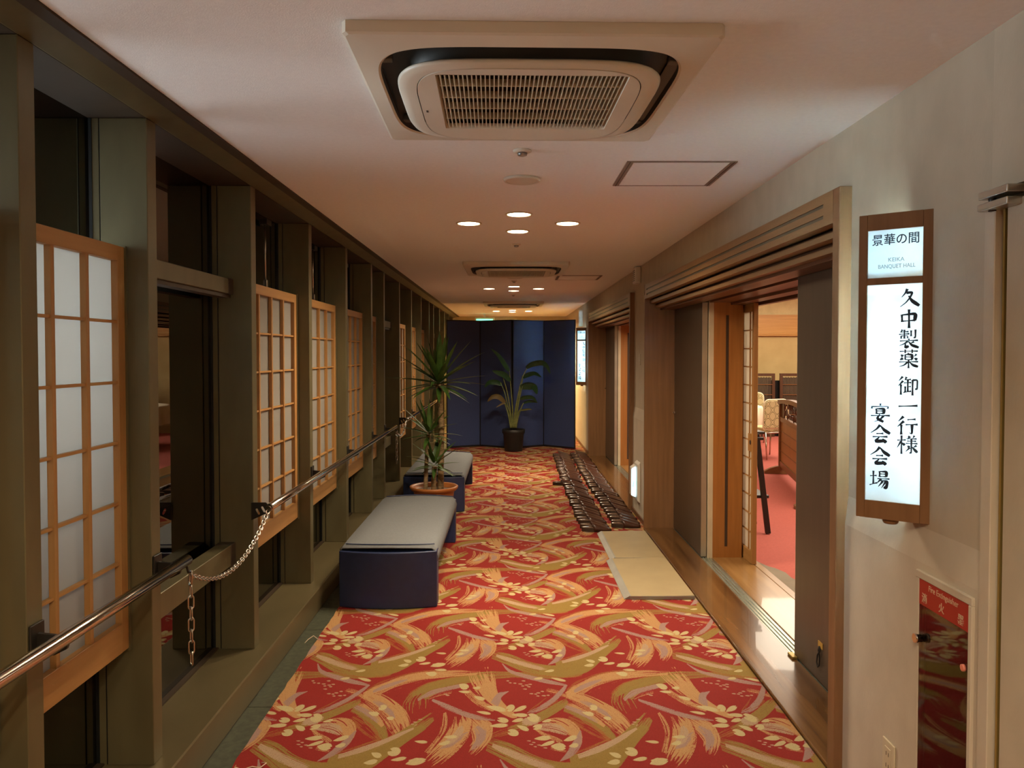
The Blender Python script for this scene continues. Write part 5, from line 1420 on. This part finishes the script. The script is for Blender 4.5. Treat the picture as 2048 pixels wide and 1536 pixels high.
def link_mesh(L_, w, r):
    pts = []
    a = L_ / 2 - w / 2
    for k in range(7): t = -PI / 2 + PI * k / 6; pts.append((a + w / 2 * math.cos(t), w / 2 * math.sin(t), 0))
    for k in range(7): t = PI / 2 + PI * k / 6; pts.append((-a + w / 2 * math.cos(t), w / 2 * math.sin(t), 0))
    return pts
def chain(y0, y1, sag, tail, lab):
    """y0: rail end eye (near), y1: far rail start; tail: hanging length at y0"""
    r = E('safety_chain', (XH, y0, ZH - .40), lab, 'chain', 'chains closing the gaps between handrails')
    P0, P1 = Vector((XH + .004, y0 + .018, ZH - .058)), Vector((XH - .002, y1 - .03, ZH - .012))
    n = 200; cur = []
    for i in range(n + 1):
        t = i / n; p = P0.lerp(P1, t); p.z -= sag * 4 * t * (1 - t); cur.append(p)
    pitch = .0185; first = None; k = 0
    d = 0; nxt = pitch / 2
    for i in range(n):
        sl = (cur[i + 1] - cur[i]).length
        if d + sl >= nxt:
            p = cur[i].lerp(cur[i + 1], (nxt - d) / sl); tdir = (cur[i + 1] - cur[i]).normalized()
            q = tdir.to_track_quat('X', 'Z') @ Euler((PI / 4 + (PI / 2 if k % 2 else 0), 0, 0)).to_quaternion()
            if first is None:
                first = MB().tube([(a * 1, b, c) for a, b, c in link_mesh(.0245, .0150, .0026)], .0026, 6, closed=True).build('link', MT['chain'], r, local=True)
                o = first
            else:
                o = first.copy(); COL.objects.link(o)
            o.rotation_mode = 'QUATERNION'; o.rotation_quaternion = q; o.location = p - wloc(r); k += 1; nxt += pitch
        d += sl
    # eye, hook ring and hanging tail of longer links
    MB().tube([(XH, y0 - .012, ZH - .016), (XH, y0 - .004, ZH - .03), (XH, y0 + .002, ZH - .044), (XH + .003, y0 + .010, ZH - .046)], .004, 8).build('rail_eye', MT['blackmetal'], r)
    hook = MB().tube([(0, b, a) for a, b, c in link_mesh(.052, .022, .004)], .0036, 8, closed=True).build('hook_ring', MT['chain'], r, local=True)
    hook.location = Vector((XH + .004, y0 + .012, ZH - .066)) - wloc(r); hook.rotation_euler = (.25, 0, .7)
    z = ZH - .094; first = None; k = 0
    while z > ZH - .094 - tail:
        if first is None:
            o = first = MB().tube([(0, b, a) for a, b, c in link_mesh(.047, .0185, .003)], .0029, 6, closed=True).build('tail_link', MT['chain'], r, local=True)
        else:
            o = first.copy(); COL.objects.link(o)
        o.location = Vector((XH + .004, y0 + .013, z - .018)) - wloc(r); o.rotation_euler = (0, 0, .75 + (PI / 2 if k % 2 else 0)); z -= .039; k += 1
    return r
chain(2.615, 3.53, .115, .27, 'steel chain hanging between the two nearer handrails, tail dangling')
chain(7.45, 8.245, .085, .27, 'far steel chain between the second and third handrails')

# ------------------------------------------------------------------ floor boards
def board(y0, y1, lab, zt):
    r = E('ramp_board', (.94, (y0 + y1) / 2, .004), lab, 'board', 'beige ramp boards on the carpet')
    x0 = .735 if y0 < 5 else .765
    MB().prism([(x0, .006), (x0, .024), (1.128, .034 if zt else .030), (1.128, .006)], 'Y', y0, y1).build('board', MT['mat'], r, bev=.002, seg=1)
    MB().prism([(x0 - .036, .0045), (x0 - .036, .007), (x0 - .004, .0245), (x0 + .006, .0255), (x0 + .006, .0245), (x0, .006)], 'Y', y0 + .002, y1 - .002).build('edge_ramp', MT['mat_edge'], r)
    MB().box(x0, 1.128, y0 - .004, y0, .006, .026).build('end_edge', MT['mat_edge'], r)
    return r
board(4.655, 5.53, 'beige ramp board nearest the camera, with aluminium edge, beside doorway sill', 0)
board(5.54, 6.38, 'second beige ramp board, between first board and slippers', 0)

# ------------------------------------------------------------------ slippers
def slipper():
    r = E('slipper', (0, 0, .004), 'x', 'slipper', 'brown slippers in two rows')
    # along +x: heel at 0, toe at .265 ; width .10
    n = 28; out = []
    for i in range(n):
        t = 2 * PI * i / n
        x = .125 + .125 * math.cos(t); yy_ = .041 * math.sin(t)
        yy_ *= (1.05 if x > .14 else .93) * (1.0 + .12 * (1 - abs(math.cos(t))))
        x = .125 + .125 * math.copysign(abs(math.cos(t)) ** .8, math.cos(t))
        out.append((x, yy_))
    m = MB(); rows = []
    def hz(x): return .036 if x < .085 else max(.014, .036 - (x - .085) * .25)
    for k, z in ((.97, 0.0), (1.0, .0), (1.0, 1.0), (.985, 1.0)):
        q = [(.125 + (p[0] - .125) * k, p[1] * k, (hz(p[0]) if z else .0005)) for p in out]; rows.append(q + [q[0]])
    m.sheet(rows, smooth=False)
    m.build('sole', MT['slip3'], r, local=True)
    m = MB(); rows = []
    for k, e in ((.985, -.002), (.93, .0035), (.5, .004), (.03, .004)):
        q = [(.125 + (p[0] - .125) * k, p[1] * k, hz(.125 + (p[0] - .125) * k) + e) for p in out]; rows.append(q + [q[0]])
    m.sheet(rows)
    m.build('insole', MT['slip2'], r, local=True)
    u_ = MB(); rows = []
    for i in range(9):
        t = i / 8; x = .104 + .145 * t
        hw = (.0465 - .012 * max(0, t - .5) ** 1.5 * 2) * (1 if t < .95 else .55)
        hh = (.066 - .050 * t ** 1.1) if t < .97 else .006
        rows.append([(x - .026 * math.sin(PI * a / 12) ** 2 * (1 - t), -hw * math.cos(PI * a / 12), .010 + hh * math.sin(PI * a / 12) ** .7) for a in range(13)])
    u_.sheet(rows)
    o = u_.build('upper', MT['slip'], r, local=True)
    q = o.modifiers.new('s', 'SOLIDIFY'); q.thickness = .004; q.offset = 0
    o2 = MB().tube([(rows[0][a][0] - .001, rows[0][a][1], rows[0][a][2] + .001) for a in range(13)], .0035, 6).build('upper_rim', MT['slip'], r, local=True)
    return r
base = slipper(); used = False
rs = random.Random(21)
def put_slipper(x, y, rz, lab, row):
    global used
    if not used: o = base; used = True; o.location = (x, y, .0045); o.rotation_euler = (0, 0, rz); o['label'] = lab
    else: o = copy_tree(base, (x, y, .0045), lab, rz)
    o['group'] = 'brown slippers in the %s row' % row
y = 6.47; k = 0
while y < 11.25:
    t = (y - 6.47) / 4.8
    xb = .606 - .02 * math.sin(t * PI) + .035 * t
    rot = rs.uniform(-.045, .045)
    for j in (0, 1):
        jx = rs.uniform(-.012, .010)
        if k == 8 and j == 1: jx = -.11
        lab = 'brown vinyl slipper in the left row on the carpet, behind the front pair'
        if k == 0: lab = ('brown slipper at the near end of the left row, nearest one', 'brown slipper second from the near end of the left row')[j]
        if k == 8 and j == 1: lab = 'brown slipper pulled out of line in the left row, heel sticking out'
        put_slipper(xb + jx, y + j * .108, rot + rs.uniform(-.012, .012), lab, 'left')
    y += .272 + rs.uniform(-.010, .014); k += 1
y = 6.62; k = 0
while y < 11.4:
    t = (y - 6.62) / 4.8
    xb = .882 + .008 * math.sin(t * 9) + .006 * t
    rot = rs.uniform(-.045, .045)
    for j in (0, 1):
        lab = 'brown vinyl slipper in the right row, nearer the wall, behind the front pair'
        if k == 0: lab = ('brown slipper at the near end of the right row, nearest one', 'brown slipper second from the near end of the right row')[j]
        put_slipper(xb + rs.uniform(-.010, .010), y + j * .108, rot + rs.uniform(-.012, .012), lab, 'right')
    y += .270 + rs.uniform(-.010, .014); k += 1
